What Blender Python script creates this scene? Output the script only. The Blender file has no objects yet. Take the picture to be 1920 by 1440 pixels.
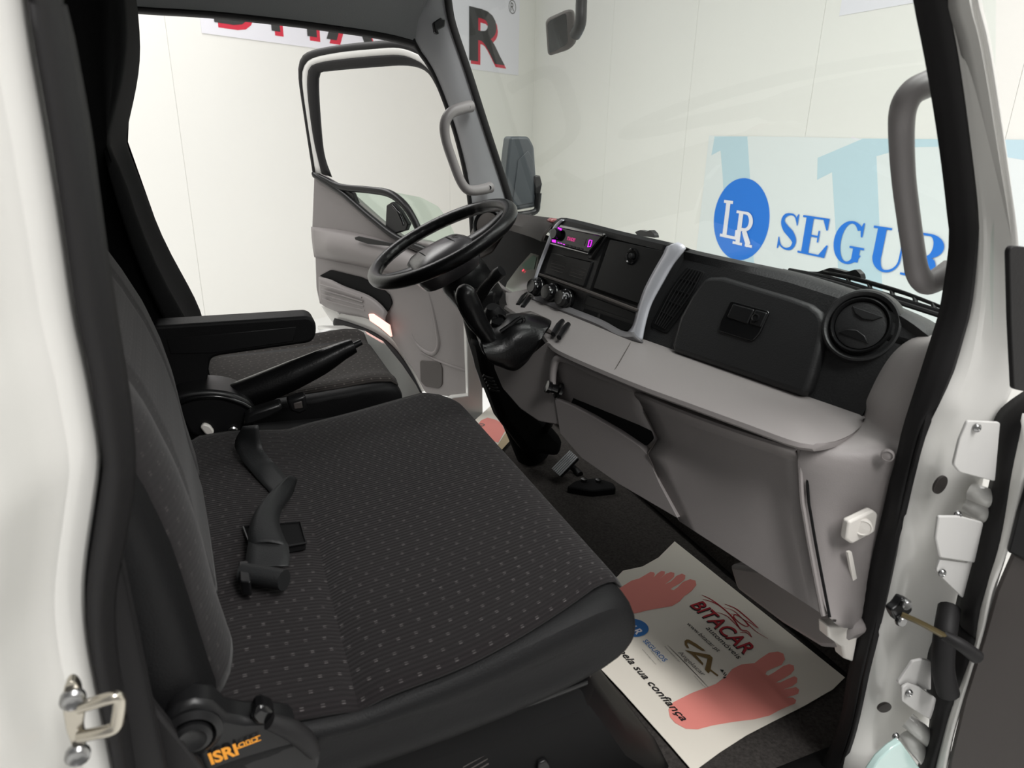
import bpy, bmesh, math
from mathutils import Vector as V, Matrix

# ------------------------------------------------------------------ camera, world, lights
SC = bpy.context.scene
COL = SC.collection
FPX, CX, CY = 1290.0, 960.0, 720.0          # focal length in pixels of the 1920 x 1440 frame
RX = V((0.9258, -0.1121, 0.3610)); RY = V((-0.3774, -0.3240, 0.8675)); RZ = V((0.0199, -0.9395, -0.3420))
def _orth():
    global RX, RY, RZ
    RZ = RZ.normalized(); RX = (RX - RZ * RX.dot(RZ)).normalized(); RY = RZ.cross(RX)
_orth()
CAM = V((0, 0, 0.95))                        # x forward in the truck, y to its far (driver) side, z up from the cab floor
cam = bpy.data.objects.new('camera', bpy.data.cameras.new('camera')); COL.objects.link(cam)
cam.data.sensor_width = 36; cam.data.lens = 36 * FPX / 1920; cam.data.clip_start = 0.02
cam.data.dof.use_dof = True; cam.data.dof.focus_distance = 1.7; cam.data.dof.aperture_fstop = 8.0
m = Matrix(((RX[0], -RX[1], -RX[2], CAM[0]), (RY[0], -RY[1], -RY[2], CAM[1]), (RZ[0], -RZ[1], -RZ[2], CAM[2]), (0, 0, 0, 1)))
cam.matrix_world = m
SC.camera = cam
world = bpy.data.worlds.new('world'); SC.world = world; world.use_nodes = True
world.node_tree.nodes['Background'].inputs[0].default_value = (1.0, 0.99, 0.975, 1)
world.node_tree.nodes['Background'].inputs[1].default_value = 0.32
SC.view_settings.view_transform = 'Standard'; SC.view_settings.look = 'None'
SC.view_settings.gamma = 1.0; SC.view_settings.use_curve_mapping = False
SC.view_settings.exposure = 0.0
def area(name, loc, tgt, size, sizey, power, col=(1, 0.985, 0.965)):
    l = bpy.data.lights.new(name, 'AREA'); l.shape = 'RECTANGLE'; l.size = size; l.size_y = sizey; l.energy = power; l.color = col
    o = bpy.data.objects.new(name, l); COL.objects.link(o); o.location = loc
    o.rotation_euler = (V(tgt) - V(loc)).to_track_quat('-Z', 'Y').to_euler(); return o
# the booth's ceiling lamps: one row on each side of the truck, one ahead of it; the side one is an added fill
area('ceiling_lamp_near', (1.5, -1.0, 3.3), (1.1, -0.1, 0), 1.8, 1.2, 30)
area('door_fill_light', (0.85, -1.3, 3.3), (0.82, -0.4, 0), 0.5, 2.2, 105)  # added narrow fill that brightens the paper mat and near front pillar
area('ceiling_lamp_far', (-0.9, 3.7, 3.3), (-0.5, 3.5, 0), 5.0, 1.2, 122)
area('ceiling_lamp_ahead', (2.3, 1.2, 3.3), (2.2, 1.2, 0), 0.9, 5.0, 94)

# ------------------------------------------------------------------ geometry helpers
def ray(px, py):
    c = V((px - CX, py - CY, FPX))
    return V((RX.dot(c), RY.dot(c), RZ.dot(c)))
def P(px, py, x=None, y=None, z=None, pl=None):
    r = ray(px, py)
    if x is not None: t = (x - CAM.x) / r.x
    elif y is not None: t = (y - CAM.y) / r.y
    elif z is not None: t = (z - CAM.z) / r.z
    else: t = (pl[0] - CAM).dot(pl[1]) / r.dot(pl[1])
    return CAM + r * t
def PL(pts, **k): return [P(a, b, **k) for a, b in pts]
def PV(pts, ax):                              # (px, py, value) on axis ax
    return [P(p[0], p[1], **{ax: p[2]}) for p in pts]
def plane3(a, b, c):
    n = (b - a).cross(c - a).normalized()
    if n.dot(CAM - a) < 0: n = -n
    return (a, n)
def cat(pts, n=6, closed=False):              # Catmull-Rom
    pts = [V(p) for p in pts]; N = len(pts); out = []
    rng = range(N) if closed else range(N - 1)
    for i in rng:
        if closed: p0, p1, p2, p3 = pts[i - 1], pts[i], pts[(i + 1) % N], pts[(i + 2) % N]
        else: p0, p1, p2, p3 = pts[max(i - 1, 0)], pts[i], pts[i + 1], pts[min(i + 2, N - 1)]
        for j in range(n):
            t = j / n
            out.append(0.5 * ((2 * p1) + (p2 - p0) * t + (2 * p0 - 5 * p1 + 4 * p2 - p3) * t * t + (3 * p1 - p0 - 3 * p2 + p3) * t ** 3))
    if not closed: out.append(pts[-1])
    return out
def resamp(pts, n):
    pts = [V(p) for p in pts]; L = [0]
    for a, b in zip(pts, pts[1:]): L.append(L[-1] + (b - a).length)
    out = []; k = 0
    for i in range(n):
        s = L[-1] * i / (n - 1)
        while k < len(L) - 2 and L[k + 1] < s: k += 1
        d = L[k + 1] - L[k]; t = (s - L[k]) / d if d > 1e-9 else 0
        out.append(pts[k].lerp(pts[k + 1], min(max(t, 0), 1)))
    return out
def fillet(pts, r, n=5):
    pts = [V(p) for p in pts]; N = len(pts); out = []
    for i in range(N):
        a, b, c = pts[i - 1], pts[i], pts[(i + 1) % N]
        rr = r[i] if isinstance(r, (list, tuple)) else r
        d1 = min(rr, (a - b).length * 0.48); d2 = min(rr, (c - b).length * 0.48)
        s = b + (a - b).normalized() * d1; e = b + (c - b).normalized() * d2
        for j in range(n + 1):
            t = j / n; out.append(s * (1 - t) ** 2 + b * 2 * t * (1 - t) + e * t * t)
    return out
ORG = {}
def org(par): return ORG.get(par.name, V((0, 0, 0))) if par else V((0, 0, 0))
def link(o, par):
    COL.objects.link(o)
    if par: o.parent = par
def thing(name, label, cat_, loc, group=None, kind=None):
    o = bpy.data.objects.new(name, None); o.empty_display_size = 0.05; COL.objects.link(o)
    o.location = V(loc); ORG[o.name] = V(loc)
    if kind: o['kind'] = kind
    if label: o['label'] = label
    if cat_: o['category'] = cat_
    if group: o['group'] = group
    return o
def tag(o, label, cat_, group=None, kind=None):
    if label: o['label'] = label
    if cat_: o['category'] = cat_
    if group: o['group'] = group
    if kind: o['kind'] = kind
    return o
def mk(name, vs, fs, mt, par=None, smooth=True, bev=0, seg=2, sub=0, sol=0, off=-1, uv=None, ang=40, tri=False):
    vs = [V(v) for v in vs]
    if par: o0 = org(par)
    else:
        o0 = sum(vs, V()) / len(vs); o0.z = min(v.z for v in vs)
    me = bpy.data.meshes.new(name)
    me.from_pydata([tuple(v - o0) for v in vs], [], fs)
    if uv:
        ul = me.uv_layers.new(name='UVMap')
        for l in me.loops: ul.data[l.index].uv = uv[l.vertex_index]
    bm = bmesh.new(); bm.from_mesh(me)
    bmesh.ops.remove_doubles(bm, verts=bm.verts, dist=1e-6)
    bmesh.ops.recalc_face_normals(bm, faces=bm.faces)
    if tri: bmesh.ops.triangulate(bm, faces=[f for f in bm.faces if len(f.verts) > 4])
    bm.to_mesh(me); bm.free()
    me.materials.append(mt)
    o = bpy.data.objects.new(name, me); link(o, par)
    if par is None: o.location = o0
    ORG[o.name] = o0
    if sub:
        s = o.modifiers.new('sub', 'SUBSURF'); s.levels = sub; s.render_levels = sub
    if sol:
        s = o.modifiers.new('sol', 'SOLIDIFY'); s.thickness = sol; s.offset = off
    if bev:
        b = o.modifiers.new('bev', 'BEVEL'); b.width = bev; b.segments = seg; b.limit_method = 'ANGLE'; b.angle_limit = math.radians(50)
    if smooth:
        try: me.shade_smooth()
        except Exception: pass
        me.set_sharp_from_angle(angle=math.radians(ang))
    return o
def slab(name, pts, t, mt, par=None, bev=0, away=True, d=None, **k):
    """polygon pts with thickness t going away from the camera (or along d)"""
    pts = [V(p) for p in pts]; N = len(pts)
    n = V()
    for i in range(N):
        a, b = pts[i], pts[(i + 1) % N]
        n += V(((a.y - b.y) * (a.z + b.z), (a.z - b.z) * (a.x + b.x), (a.x - b.x) * (a.y + b.y)))
    n.normalize(); c = sum(pts, V()) / N
    if d is None:
        d = n if n.dot(c - CAM) > 0 else -n
    d = V(d).normalized() * t
    vs = pts + [p + d for p in pts]
    fs = [list(range(N)), list(range(2 * N - 1, N - 1, -1))] + [[i, (i + 1) % N, N + (i + 1) % N, N + i] for i in range(N)]
    return mk(name, vs, fs, mt, par, bev=bev, **k)
def loft(name, rows, mt, par=None, cu=False, cap=False, sol=0, sub=0, uvs=True, **k):
    n = len(rows[0]); vs = [V(p) for r in rows for p in r]; fs = []
    for i in range(len(rows) - 1):
        for j in range(n if cu else n - 1):
            j2 = (j + 1) % n
            fs.append([i * n + j, i * n + j2, (i + 1) * n + j2, (i + 1) * n + j])
    if cap:
        fs.append(list(range(n))); fs.append([len(vs) - n + j for j in range(n)])
    uv = None
    if uvs:
        uv = []
        vv = 0
        for i, r in enumerate(rows):
            if i: vv += sum((V(a) - V(b)).length for a, b in zip(r, rows[i - 1])) / n
            uu = 0
            for j, p in enumerate(r):
                if j: uu += (V(p) - V(r[j - 1])).length
                uv.append((uu, vv))
    return mk(name, vs, fs, mt, par, sol=sol, sub=sub, uv=uv, **k)
def frames(path):
    N = len(path); T = []
    for i in range(N):
        T.append((path[min(i + 1, N - 1)] - path[max(i - 1, 0)]).normalized())
    u = T[0].orthogonal().normalized(); out = []
    for i in range(N):
        u = (u - T[i] * u.dot(T[i]))
        u = u.normalized() if u.length > 1e-6 else T[i].orthogonal().normalized()
        out.append((T[i], u, T[i].cross(u)))
    return out
def tube(name, path, r, mt, par=None, n=10, sm=5, flat=1.0, up=None, closed=False, **k):
    path = [V(p) for p in path]
    if sm:
        if isinstance(r, (list, tuple)):
            rr = [];
            for a, b in zip(r, r[1:]): rr += [a + (b - a) * j / sm for j in range(sm)]
            r = rr + [r[-1]]
        path = cat(path, sm, closed)
    N = len(path); fr = frames(path); rows = []
    for i in range(N):
        T, u, w = fr[i]
        if up is not None:
            w = T.cross(V(up)); w = w.normalized() if w.length > 1e-6 else fr[i][2]; u = w.cross(T).normalized()
        q = r[min(i, len(r) - 1)] if isinstance(r, (list, tuple)) else r
        rows.append([path[i] + (w * math.cos(a) + u * flat * math.sin(a)) * q for a in [2 * math.pi * j / n for j in range(n)]])
    if closed: rows.append(rows[0])
    return loft(name, rows, mt, par, cu=True, cap=not closed, uvs=False, **k)
def lathe(name, base, axis, prof, mt, par=None, n=24, sx=1.0, up=None, **k):
    base = V(base); axis = V(axis).normalized()
    u = (V(up) - axis * V(up).dot(axis)).normalized() if up is not None else axis.orthogonal().normalized()
    w = axis.cross(u)
    rows = [[base + axis * h + (u * math.cos(a) * sx + w * math.sin(a)) * max(r, 1e-4) for a in [2 * math.pi * j / n for j in range(n)]] for r, h in prof]
    return loft(name, rows, mt, par, cu=True, cap=True, uvs=False, **k)
def box(name, c, s, mt, par=None, ax=None, bev=0.003, **k):
    c = V(c); ax = ax or (V((1, 0, 0)), V((0, 1, 0)), V((0, 0, 1)))
    vs = [c + ax[0] * (s[0] / 2 * i) + ax[1] * (s[1] / 2 * j) + ax[2] * (s[2] / 2 * l) for i in (-1, 1) for j in (-1, 1) for l in (-1, 1)]
    fs = [[0, 1, 3, 2], [4, 6, 7, 5], [0, 4, 5, 1], [2, 3, 7, 6], [0, 2, 6, 4], [1, 5, 7, 3]]
    return mk(name, vs, fs, mt, par, bev=bev, **k)
def strip(name, A, B, mt, par=None, bulge=0.0, bdir=(0, -1, 0), n=40, m_=5, sol=0.004, smooth_pts=True, **k):
    """band between two polylines, bulging along bdir"""
    A = resamp(cat(A, 5) if smooth_pts else A, n); B = resamp(cat(B, 5) if smooth_pts else B, n); bd = V(bdir)
    rows = [[a.lerp(b, t / (m_ - 1)) + bd * bulge * math.sin(math.pi * t / (m_ - 1)) for a, b in zip(A, B)] for t in range(m_)]
    return loft(name, rows, mt, par, sol=sol, off=0, **k)
def text(name, s, o, right, up, size, mt, par=None, bold=0.0, th=0.0006, shear=0.0, sx=1.0, mapf=None, align='LEFT', space=1.0):
    """flat lettering: o = baseline start, right/up = directions on the surface"""
    cu = bpy.data.curves.new(name, 'FONT'); cu.body = s; cu.size = 1.0; cu.offset = bold; cu.shear = shear; cu.align_x = align
    cu.resolution_u = 3; cu.space_character = space
    ob = bpy.data.objects.new(name + '_tmp', cu); COL.objects.link(ob)
    me = bpy.data.meshes.new_from_object(ob)
    right = V(right).normalized(); up = V(up).normalized(); n = right.cross(up)
    vs = [V(o) + right * v.co.x * size * sx + up * v.co.y * size + n * th for v in me.vertices]
    fs = [list(p.vertices) for p in me.polygons]
    bpy.data.objects.remove(ob); bpy.data.curves.remove(cu); bpy.data.meshes.remove(me)
    if mapf: vs = [mapf(v) for v in vs]
    return mk(name, vs, fs, mt, par, smooth=False)
def flat(name, pts, mt, par=None, th=0.001, **k):
    return slab(name, pts, th, mt, par, smooth=False, **k)

# ------------------------------------------------------------------ materials
def srgb(c):
    return tuple(((v / 255) / 12.92 if v / 255 <= 0.04045 else ((v / 255 + 0.055) / 1.055) ** 2.4) for v in c) + (1,)
def mat(name, c, rough=0.5, metal=0.0, bump=0.0, bscale=300, var=0.0, vscale=20, spec=0.5, emit=None, es=0, coat=0, sheen=0):
    mt = bpy.data.materials.new(name); mt.use_nodes = True; nt = mt.node_tree; b = nt.nodes['Principled BSDF']
    c = srgb(c); b.inputs['Base Color'].default_value = c; b.inputs['Roughness'].default_value = rough
    b.inputs['Metallic'].default_value = metal; b.inputs['Specular IOR Level'].default_value = spec
    if coat: b.inputs['Coat Weight'].default_value = coat; b.inputs['Coat Roughness'].default_value = 0.08
    if sheen: b.inputs['Sheen Weight'].default_value = sheen; b.inputs['Sheen Roughness'].default_value = 0.4
    if emit: b.inputs['Emission Color'].default_value = srgb(emit); b.inputs['Emission Strength'].default_value = es
    tc = nt.nodes.new('ShaderNodeTexCoord')
    if var:
        n = nt.nodes.new('ShaderNodeTexNoise'); n.inputs['Scale'].default_value = vscale; n.inputs['Detail'].default_value = 3
        nt.links.new(tc.outputs['Object'], n.inputs['Vector'])
        mx = nt.nodes.new('ShaderNodeMix'); mx.data_type = 'RGBA'
        mx.inputs[6].default_value = tuple(v * (1 - var) for v in c[:3]) + (1,); mx.inputs[7].default_value = tuple(min(v * (1 + var), 1) for v in c[:3]) + (1,)
        nt.links.new(n.outputs['Fac'], mx.inputs[0]); nt.links.new(mx.outputs[2], b.inputs['Base Color'])
    if bump:
        n = nt.nodes.new('ShaderNodeTexNoise'); n.inputs['Scale'].default_value = bscale; n.inputs['Detail'].default_value = 2
        nt.links.new(tc.outputs['Object'], n.inputs['Vector'])
        bp = nt.nodes.new('ShaderNodeBump'); bp.inputs['Strength'].default_value = bump; bp.inputs['Distance'].default_value = 0.001
        nt.links.new(n.outputs['Fac'], bp.inputs['Height']); nt.links.new(bp.outputs['Normal'], b.inputs['Normal'])
    return mt
def glass(name, tint, refl=0.06):
    mt = bpy.data.materials.new(name); mt.use_nodes = True; nt = mt.node_tree
    for n in list(nt.nodes):
        if n.type != 'OUTPUT_MATERIAL': nt.nodes.remove(n)
    t = nt.nodes.new('ShaderNodeBsdfTransparent'); t.inputs[0].default_value = tint + (1,)
    g = nt.nodes.new('ShaderNodeBsdfGlossy'); g.inputs['Roughness'].default_value = 0.02; g.inputs['Color'].default_value = (1, 1, 1, 1)
    mx = nt.nodes.new('ShaderNodeMixShader'); mx.inputs[0].default_value = refl
    nt.links.new(t.outputs[0], mx.inputs[1]); nt.links.new(g.outputs[0], mx.inputs[2])
    nt.links.new(mx.outputs[0], nt.nodes['Material Output'].inputs[0]); return mt
class NB:                                      # tiny node-math builder
    def __init__(s, nt): s.nt = nt
    def m(s, op, a, b=None, c=None):
        n = s.nt.nodes.new('ShaderNodeMath'); n.operation = op
        for i, v in enumerate((a, b, c)):
            if v is None: continue
            if isinstance(v, (int, float)): n.inputs[i].default_value = v
            else: s.nt.links.new(v, n.inputs[i])
        return n.outputs[0]
def fabric(name, base, fleck, cu=0.021, cv=0.019, rib=0.0065, ribamt=0.5, bmp=0.5):
    mt = bpy.data.materials.new(name); mt.use_nodes = True; nt = mt.node_tree; b = nt.nodes['Principled BSDF']; nb = NB(nt)
    tc = nt.nodes.new('ShaderNodeUVMap'); sp = nt.nodes.new('ShaderNodeSeparateXYZ'); nt.links.new(tc.outputs[0], sp.inputs[0])
    u, v = sp.outputs[0], sp.outputs[1]
    row = nb.m('FLOOR', nb.m('DIVIDE', v, cv))
    uo = nb.m('ADD', nb.m('DIVIDE', u, cu), nb.m('MULTIPLY', nb.m('MODULO', row, 2.0), 0.37))
    uo = nb.m('ADD', uo, nb.m('MULTIPLY', nb.m('SINE', nb.m('MULTIPLY', row, 2.3)), 0.12))
    fu = nb.m('ABSOLUTE', nb.m('SUBTRACT', nb.m('FRACT', uo), 0.5)); fv = nb.m('SUBTRACT', nb.m('FRACT', nb.m('DIVIDE', v, cv)), 0.5)
    # each fleck is a pair of little dashes
    d1 = nb.m('LESS_THAN', nb.m('ABSOLUTE', nb.m('SUBTRACT', nb.m('ABSOLUTE', fv), 0.075)), 0.032)
    mask = nb.m('MULTIPLY', nb.m('LESS_THAN', fu, 0.095), d1)
    no = nt.nodes.new('ShaderNodeTexNoise'); no.inputs['Scale'].default_value = 90; nt.links.new(tc.outputs[0], no.inputs['Vector'])
    mask = nb.m('MULTIPLY', mask, nb.m('MULTIPLY', no.outputs[0], 1.5))
    rb = nb.m('SINE', nb.m('MULTIPLY', v, 2 * math.pi / rib))
    sh = nb.m('MULTIPLY_ADD', rb, ribamt * 0.5, 1.0)
    mx = nt.nodes.new('ShaderNodeMix'); mx.data_type = 'RGBA'
    mx.inputs[6].default_value = srgb(base); mx.inputs[7].default_value = srgb(fleck); nt.links.new(mask, mx.inputs[0])
    m2 = nt.nodes.new('ShaderNodeMix'); m2.data_type = 'RGBA'; m2.blend_type = 'MULTIPLY'; m2.inputs[0].default_value = 1
    nt.links.new(mx.outputs[2], m2.inputs[6])
    cb = nt.nodes.new('ShaderNodeCombineXYZ')
    for i in range(3): nt.links.new(sh, cb.inputs[i])
    nt.links.new(cb.outputs[0], m2.inputs[7]); nt.links.new(m2.outputs[2], b.inputs['Base Color'])
    b.inputs['Roughness'].default_value = 0.85; b.inputs['Specular IOR Level'].default_value = 0.2
    b.inputs['Sheen Weight'].default_value = 0.08
    n2 = nt.nodes.new('ShaderNodeTexNoise'); n2.inputs['Scale'].default_value = 900; nt.links.new(tc.outputs[0], n2.inputs['Vector'])
    h = nb.m('ADD', nb.m('MULTIPLY', rb, 0.5), n2.outputs[0])
    bp = nt.nodes.new('ShaderNodeBump'); bp.inputs['Strength'].default_value = bmp; bp.inputs['Distance'].default_value = 0.0012
    nt.links.new(h, bp.inputs['Height']); nt.links.new(bp.outputs['Normal'], b.inputs['Normal'])
    return mt
M = {}
M['wall'] = mat('wall_panel', (241, 240, 235), 0.55, var=0.015, vscale=1.2)
M['joint'] = mat('joint', (216, 214, 206), 0.8)
M['floor'] = mat('booth_floor', (238, 238, 236), 0.35, var=0.02, vscale=2)
M['paint'] = mat('white_paint', (220, 219, 215), 0.25, coat=0.5)
M['grey'] = mat('grey_plastic', (136, 131, 130), 0.48, bump=0.25, bscale=700, var=0.02, vscale=8, spec=0.4)
M['greyd'] = mat('dark_grey_plastic', (74, 69, 67), 0.5, bump=0.25, bscale=700, spec=0.4)
M['pillar'] = mat('pillar_trim', (182, 183, 186), 0.55, bump=0.2, bscale=700)
M['black'] = mat('black_plastic', (33, 33, 34), 0.42, bump=0.35, bscale=420, spec=0.4)
M['blackg'] = mat('black_grained', (30, 30, 31), 0.5, bump=0.6, bscale=300, spec=0.45)
M['gloss'] = mat('black_gloss', (14, 14, 15), 0.14, spec=0.5)
M['satin'] = mat('black_satin', (22, 22, 23), 0.34, spec=0.3)
M['rubber'] = mat('rubber', (26, 25, 26), 0.6, bump=0.2, bscale=200, spec=0.3)
M['dark'] = mat('cavity_black', (14, 14, 15), 0.8, spec=0.2)
M['vinyl'] = mat('seat_vinyl', (20, 20, 21), 0.55, bump=0.4, bscale=500, spec=0.18)
M['leather'] = mat('gaiter_leather', (13, 13, 14), 0.3, bump=0.3, bscale=250, spec=0.26)
M['silver'] = mat('silver_trim', (205, 206, 214), 0.35, metal=0.2)
M['steel'] = mat('steel', (190, 184, 172), 0.25, metal=1.0, var=0.15, vscale=60)
M['bolt'] = mat('bolt', (150, 150, 150), 0.25, metal=1.0)
M['lining'] = mat('headlining', (140, 141, 143), 0.9, bump=0.3, bscale=400, spec=0.1)
M['carpet'] = mat('carpet', (60, 57, 55), 0.95, bump=1.0, bscale=260, var=0.75, vscale=190, spec=0.1)
M['paper'] = mat('paper', (232, 226, 214), 0.55)
M['foot'] = mat('print_red', (238, 146, 136), 0.5)
M['ink'] = mat('print_black', (32, 29, 30), 0.5)
M['inkred'] = mat('print_dark_red', (176, 30, 44), 0.5)
M['inkblue'] = mat('print_blue', (40, 110, 180), 0.5)
M['inkgold'] = mat('print_gold', (122, 96, 48), 0.5)
M['inkgrey'] = mat('print_grey', (120, 116, 112), 0.5)
M['card'] = mat('cardboard', (176, 158, 128), 0.7)
M['signblue'] = mat('sign_blue', (24, 122, 226), 0.5)
M['signpale'] = mat('sign_pale_blue', (196, 222, 232), 0.5)
M['signback'] = mat('sign_back', (232, 238, 238), 0.5)
M['signwhite'] = mat('sign_white', (238, 237, 244), 0.5)
M['signblk'] = mat('sign_black', (58, 58, 58), 0.5)
M['signred'] = mat('sign_red', (214, 50, 72), 0.5)
M['orange'] = mat('sticker_orange', (240, 158, 34), 0.5)
M['white'] = mat('white_plastic', (222, 218, 212), 0.4)
M['lamp'] = mat('lamp_lens', (235, 225, 220), 0.3)
M['mirror'] = mat('mirror_glass', (225, 228, 230), 0.03, metal=1.0)
M['screen'] = mat('radio_screen', (30, 14, 30), 0.2)
M['mag'] = mat('radio_magenta', (200, 40, 220), 0.4, emit=(222, 40, 255), es=1.6)
M['pink'] = mat('radio_pink', (220, 60, 140), 0.4, emit=(235, 60, 150), es=0.9)
M['led'] = mat('red_led', (230, 40, 60), 0.4, emit=(255, 40, 70), es=2.0)
M['door_lamp'] = mat('door_lamp_lit', (255, 190, 180), 0.4, emit=(255, 185, 172), es=1.5)
M['reflex'] = mat('red_lens', (150, 90, 90), 0.25)
M['lens'] = mat('gauge_lens', (150, 150, 142), 0.12)
M['lensg'] = mat('gauge_green', (128, 150, 134), 0.15)
M['mark'] = mat('knob_mark', (190, 190, 195), 0.4)
M['basep'] = mat('seat_base_plastic', (14, 14, 15), 0.55, spec=0.12)
M['hub'] = mat('horn_pad', (62, 60, 62), 0.27, bump=0.2, bscale=500)
M['handle'] = mat('handle_plastic', (128, 124, 124), 0.45)
M['bevelgrey'] = mat('silver_bevel', (150, 150, 158), 0.35, metal=0.2)
M['mirrorback'] = mat('mirror_shell', (58, 63, 67), 0.5)
M['midgrey'] = mat('trim_grey', (104, 102, 104), 0.4)
M['belt'] = mat('webbing', (27, 28, 29), 0.55, bump=0.5, bscale=600)
M['fabric'] = fabric('seat_fabric', (27, 24, 25), (86, 82, 82))
M['fabric3'] = fabric('seat_fabric_back', (29, 27, 28), (66, 62, 62), ribamt=0.08, bmp=0.1)
M['suede'] = mat('seat_dark_fabric', (19, 19, 20), 0.9, bump=0.3, bscale=500, spec=0.12)
M['fabric2'] = fabric('seat_fabric_driver', (58, 54, 52), (128, 120, 116))
M['windshield'] = glass('windshield_glass', (0.90, 0.945, 0.925), 0.03)
M['doorglass'] = glass('door_glass', (0.87, 0.93, 0.89), 0.05)

# ------------------------------------------------------------------ the booth
W0 = V((0.75, 7.0, 0)); WD = V((0.847, 0.532, 0)).normalized()
rc = ray(1000, 200); kx = rc.x / rc.y
sC = (kx * W0.y - W0.x) / (WD.x - kx * WD.y)
CORN = W0 + WD * sC; XF = CORN.x
WN = V((WD.y, -WD.x, 0)); ZF = -0.85; ZT = 3.3
fl = slab('floor', [V((-7, -5, ZF)), V((XF + 0.1, -5, ZF)), V((XF + 0.1, CORN.y + 0.2, ZF)), V((-7, CORN.y + 0.2, ZF))], 0.1, M['floor'], d=(0, 0, -1))
tag(fl, 'smooth white floor of the photo booth under the truck', 'floor', kind='structure')
LP = (W0, WN)
def wall(name, label, o, d, n, seams, s0, s1):
    e = slab(name, [o + d * s0 + V((0, 0, ZF)), o + d * s1 + V((0, 0, ZF)), o + d * s1 + V((0, 0, ZT)), o + d * s0 + V((0, 0, ZT))], 0.1, M['joint'], d=-n)
    tag(e, label, 'wall', kind='structure')
    ss = [s0] + seams + [s1]
    for a, b in zip(ss, ss[1:]):
        a2, b2 = a + 0.0015, b - 0.0015
        q = [o + d * a2 + V((0, 0, ZF)), o + d * b2 + V((0, 0, ZF)), o + d * b2 + V((0, 0, ZT)), o + d * a2 + V((0, 0, ZT))]
        slab('panel', [v + n * 0.02 for v in q], 0.019, M['wall'], e, d=-n)
    return e
s1_ = (P(336, 254, pl=LP) - W0).dot(WD); s2_ = (P(841, 333, pl=LP) - W0).dot(WD)
stp = s2_ - s1_
wl = wall('wall_left', 'cream sandwich-panel wall with fine vertical joints beyond the open driver door', W0, WD, WN, [s1_ - stp * 2, s1_ - stp, s1_, s2_], s1_ - 2.6 * stp, sC)
fs_ = -P(1530, 125, x=XF - 0.02).y
y0 = CORN.y
fsp = fs_ + P(1281, 300, x=XF - 0.02).y
wf = wall('wall_front', 'cream panel wall ahead of the truck seen through the windshield', V((XF, 0, 0)), V((0, -1, 0)), V((-1, 0, 0)), [fs_ - 2 * fsp, fs_ - fsp, fs_, fs_ + fsp, fs_ + 2 * fsp], -y0, 4.0)

def ring(cx, cy, ro, ri, a0, a1, n=28):
    A = [math.radians(a0 + (a1 - a0) * i / n) for i in range(n + 1)]
    return [(cx + ro[0] * math.cos(a), cy + ro[1] * math.sin(a)) for a in A] + [(cx + ri[0] * math.cos(a), cy + ri[1] * math.sin(a)) for a in reversed(A)]
def ribbon(pts, ws, n=8):
    c = cat([V((a, b, 0)) for a, b in pts], n); W = []
    for a, b in zip(ws, ws[1:]): W += [a + (b - a) * j / n for j in range(n)]
    W.append(ws[-1]); L, R_ = [], []
    for i, p in enumerate(c):
        t = (c[min(i + 1, len(c) - 1)] - c[max(i - 1, 0)]).normalized(); nn = V((-t.y, t.x, 0))
        L.append(p + nn * W[i] / 2); R_.append(p - nn * W[i] / 2)
    return [(p.x, p.y) for p in L] + [(p.x, p.y) for p in reversed(R_)]
def rect(a, b, c, d): return [(a, b), (c, b), (c, d), (a, d)]
SER = {
 'S': [ribbon([(.80, .76), (.68, .93), (.48, .97), (.25, .90), (.19, .74), (.35, .58), (.62, .44), (.80, .27), (.72, .09), (.48, .03), (.24, .10), (.12, .28)], [.04, .05, .05, .11, .16, .22, .23, .17, .11, .05, .05, .04]), [(.80, .70), (.84, .70), (.84, 1.0), (.80, 1.0), (.74, .9)], [(.1, .32), (.14, .32), (.2, .12), (.14, 0), (.1, 0)]],
 'E': [rect(.12, 0, .36, 1), rect(0, .95, .86, 1), rect(0, 0, .90, .05), rect(.3, .48, .62, .53), rect(.58, .36, .63, .66), [(.86, 1), (.86, .70), (.82, .70), (.68, .95)], [(.90, 0), (.95, .33), (.90, .33), (.70, .05)]],
 'G': [ring(.5, .5, (.5, .53), (.27, .47), 42, 330), rect(.66, .06, .88, .42), rect(.54, .38, 1.0, .43), [(.83, .68), (.88, .68), (.88, 1.02), (.84, 1.02), (.78, .88)]],
 'U': [rect(.12, .3, .35, 1), rect(0, .95, .48, 1), rect(.64, .95, 1.0, 1), rect(.80, .3, .85, 1), ring(.485, .32, (.365, .35), (.135, .29), 180, 270), ring(.485, .32, (.365, .35), (.315, .29), 270, 360)],
 'R': [rect(.10, 0, .34, 1), rect(0, .95, .5, 1), rect(0, 0, .46, .05), rect(.3, .47, .55, .52), ring(.5, .735, (.36, .265), (.12, .215), -90, 90), ribbon([(.52, .48), (.64, .40), (.70, .22), (.78, .06), (.98, .03)], [.04, .18, .22, .18, .03])],
 'O': [ring(.5, .5, (.5, .53), (.27, .47), 0, 180), ring(.5, .5, (.5, .53), (.27, .47), 180, 360)],
 'l': [rect(.28, 0, .72, 1), [(.28, 1), (.02, .9), (.02, .84), (.28, .9)], rect(0.05, 0, .95, .05)],
}
SLAB = {
 'L': [rect(.14, 0, .38, 1), rect(0, .92, .52, 1), rect(0, 0, .96, .08), rect(.86, 0, .96, .26)],
 'R': [rect(.14, 0, .36, 1), rect(0, .92, .55, 1), rect(0, 0, .5, .08), rect(.3, .42, .55, .52), ring(.54, .72, (.36, .28), (.16, .19), -90, 90), ribbon([(.5, .46), (.68, .24), (.84, .05)], [.2, .22, .22]), rect(.66, 0, 1.02, .08)],
}
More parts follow.
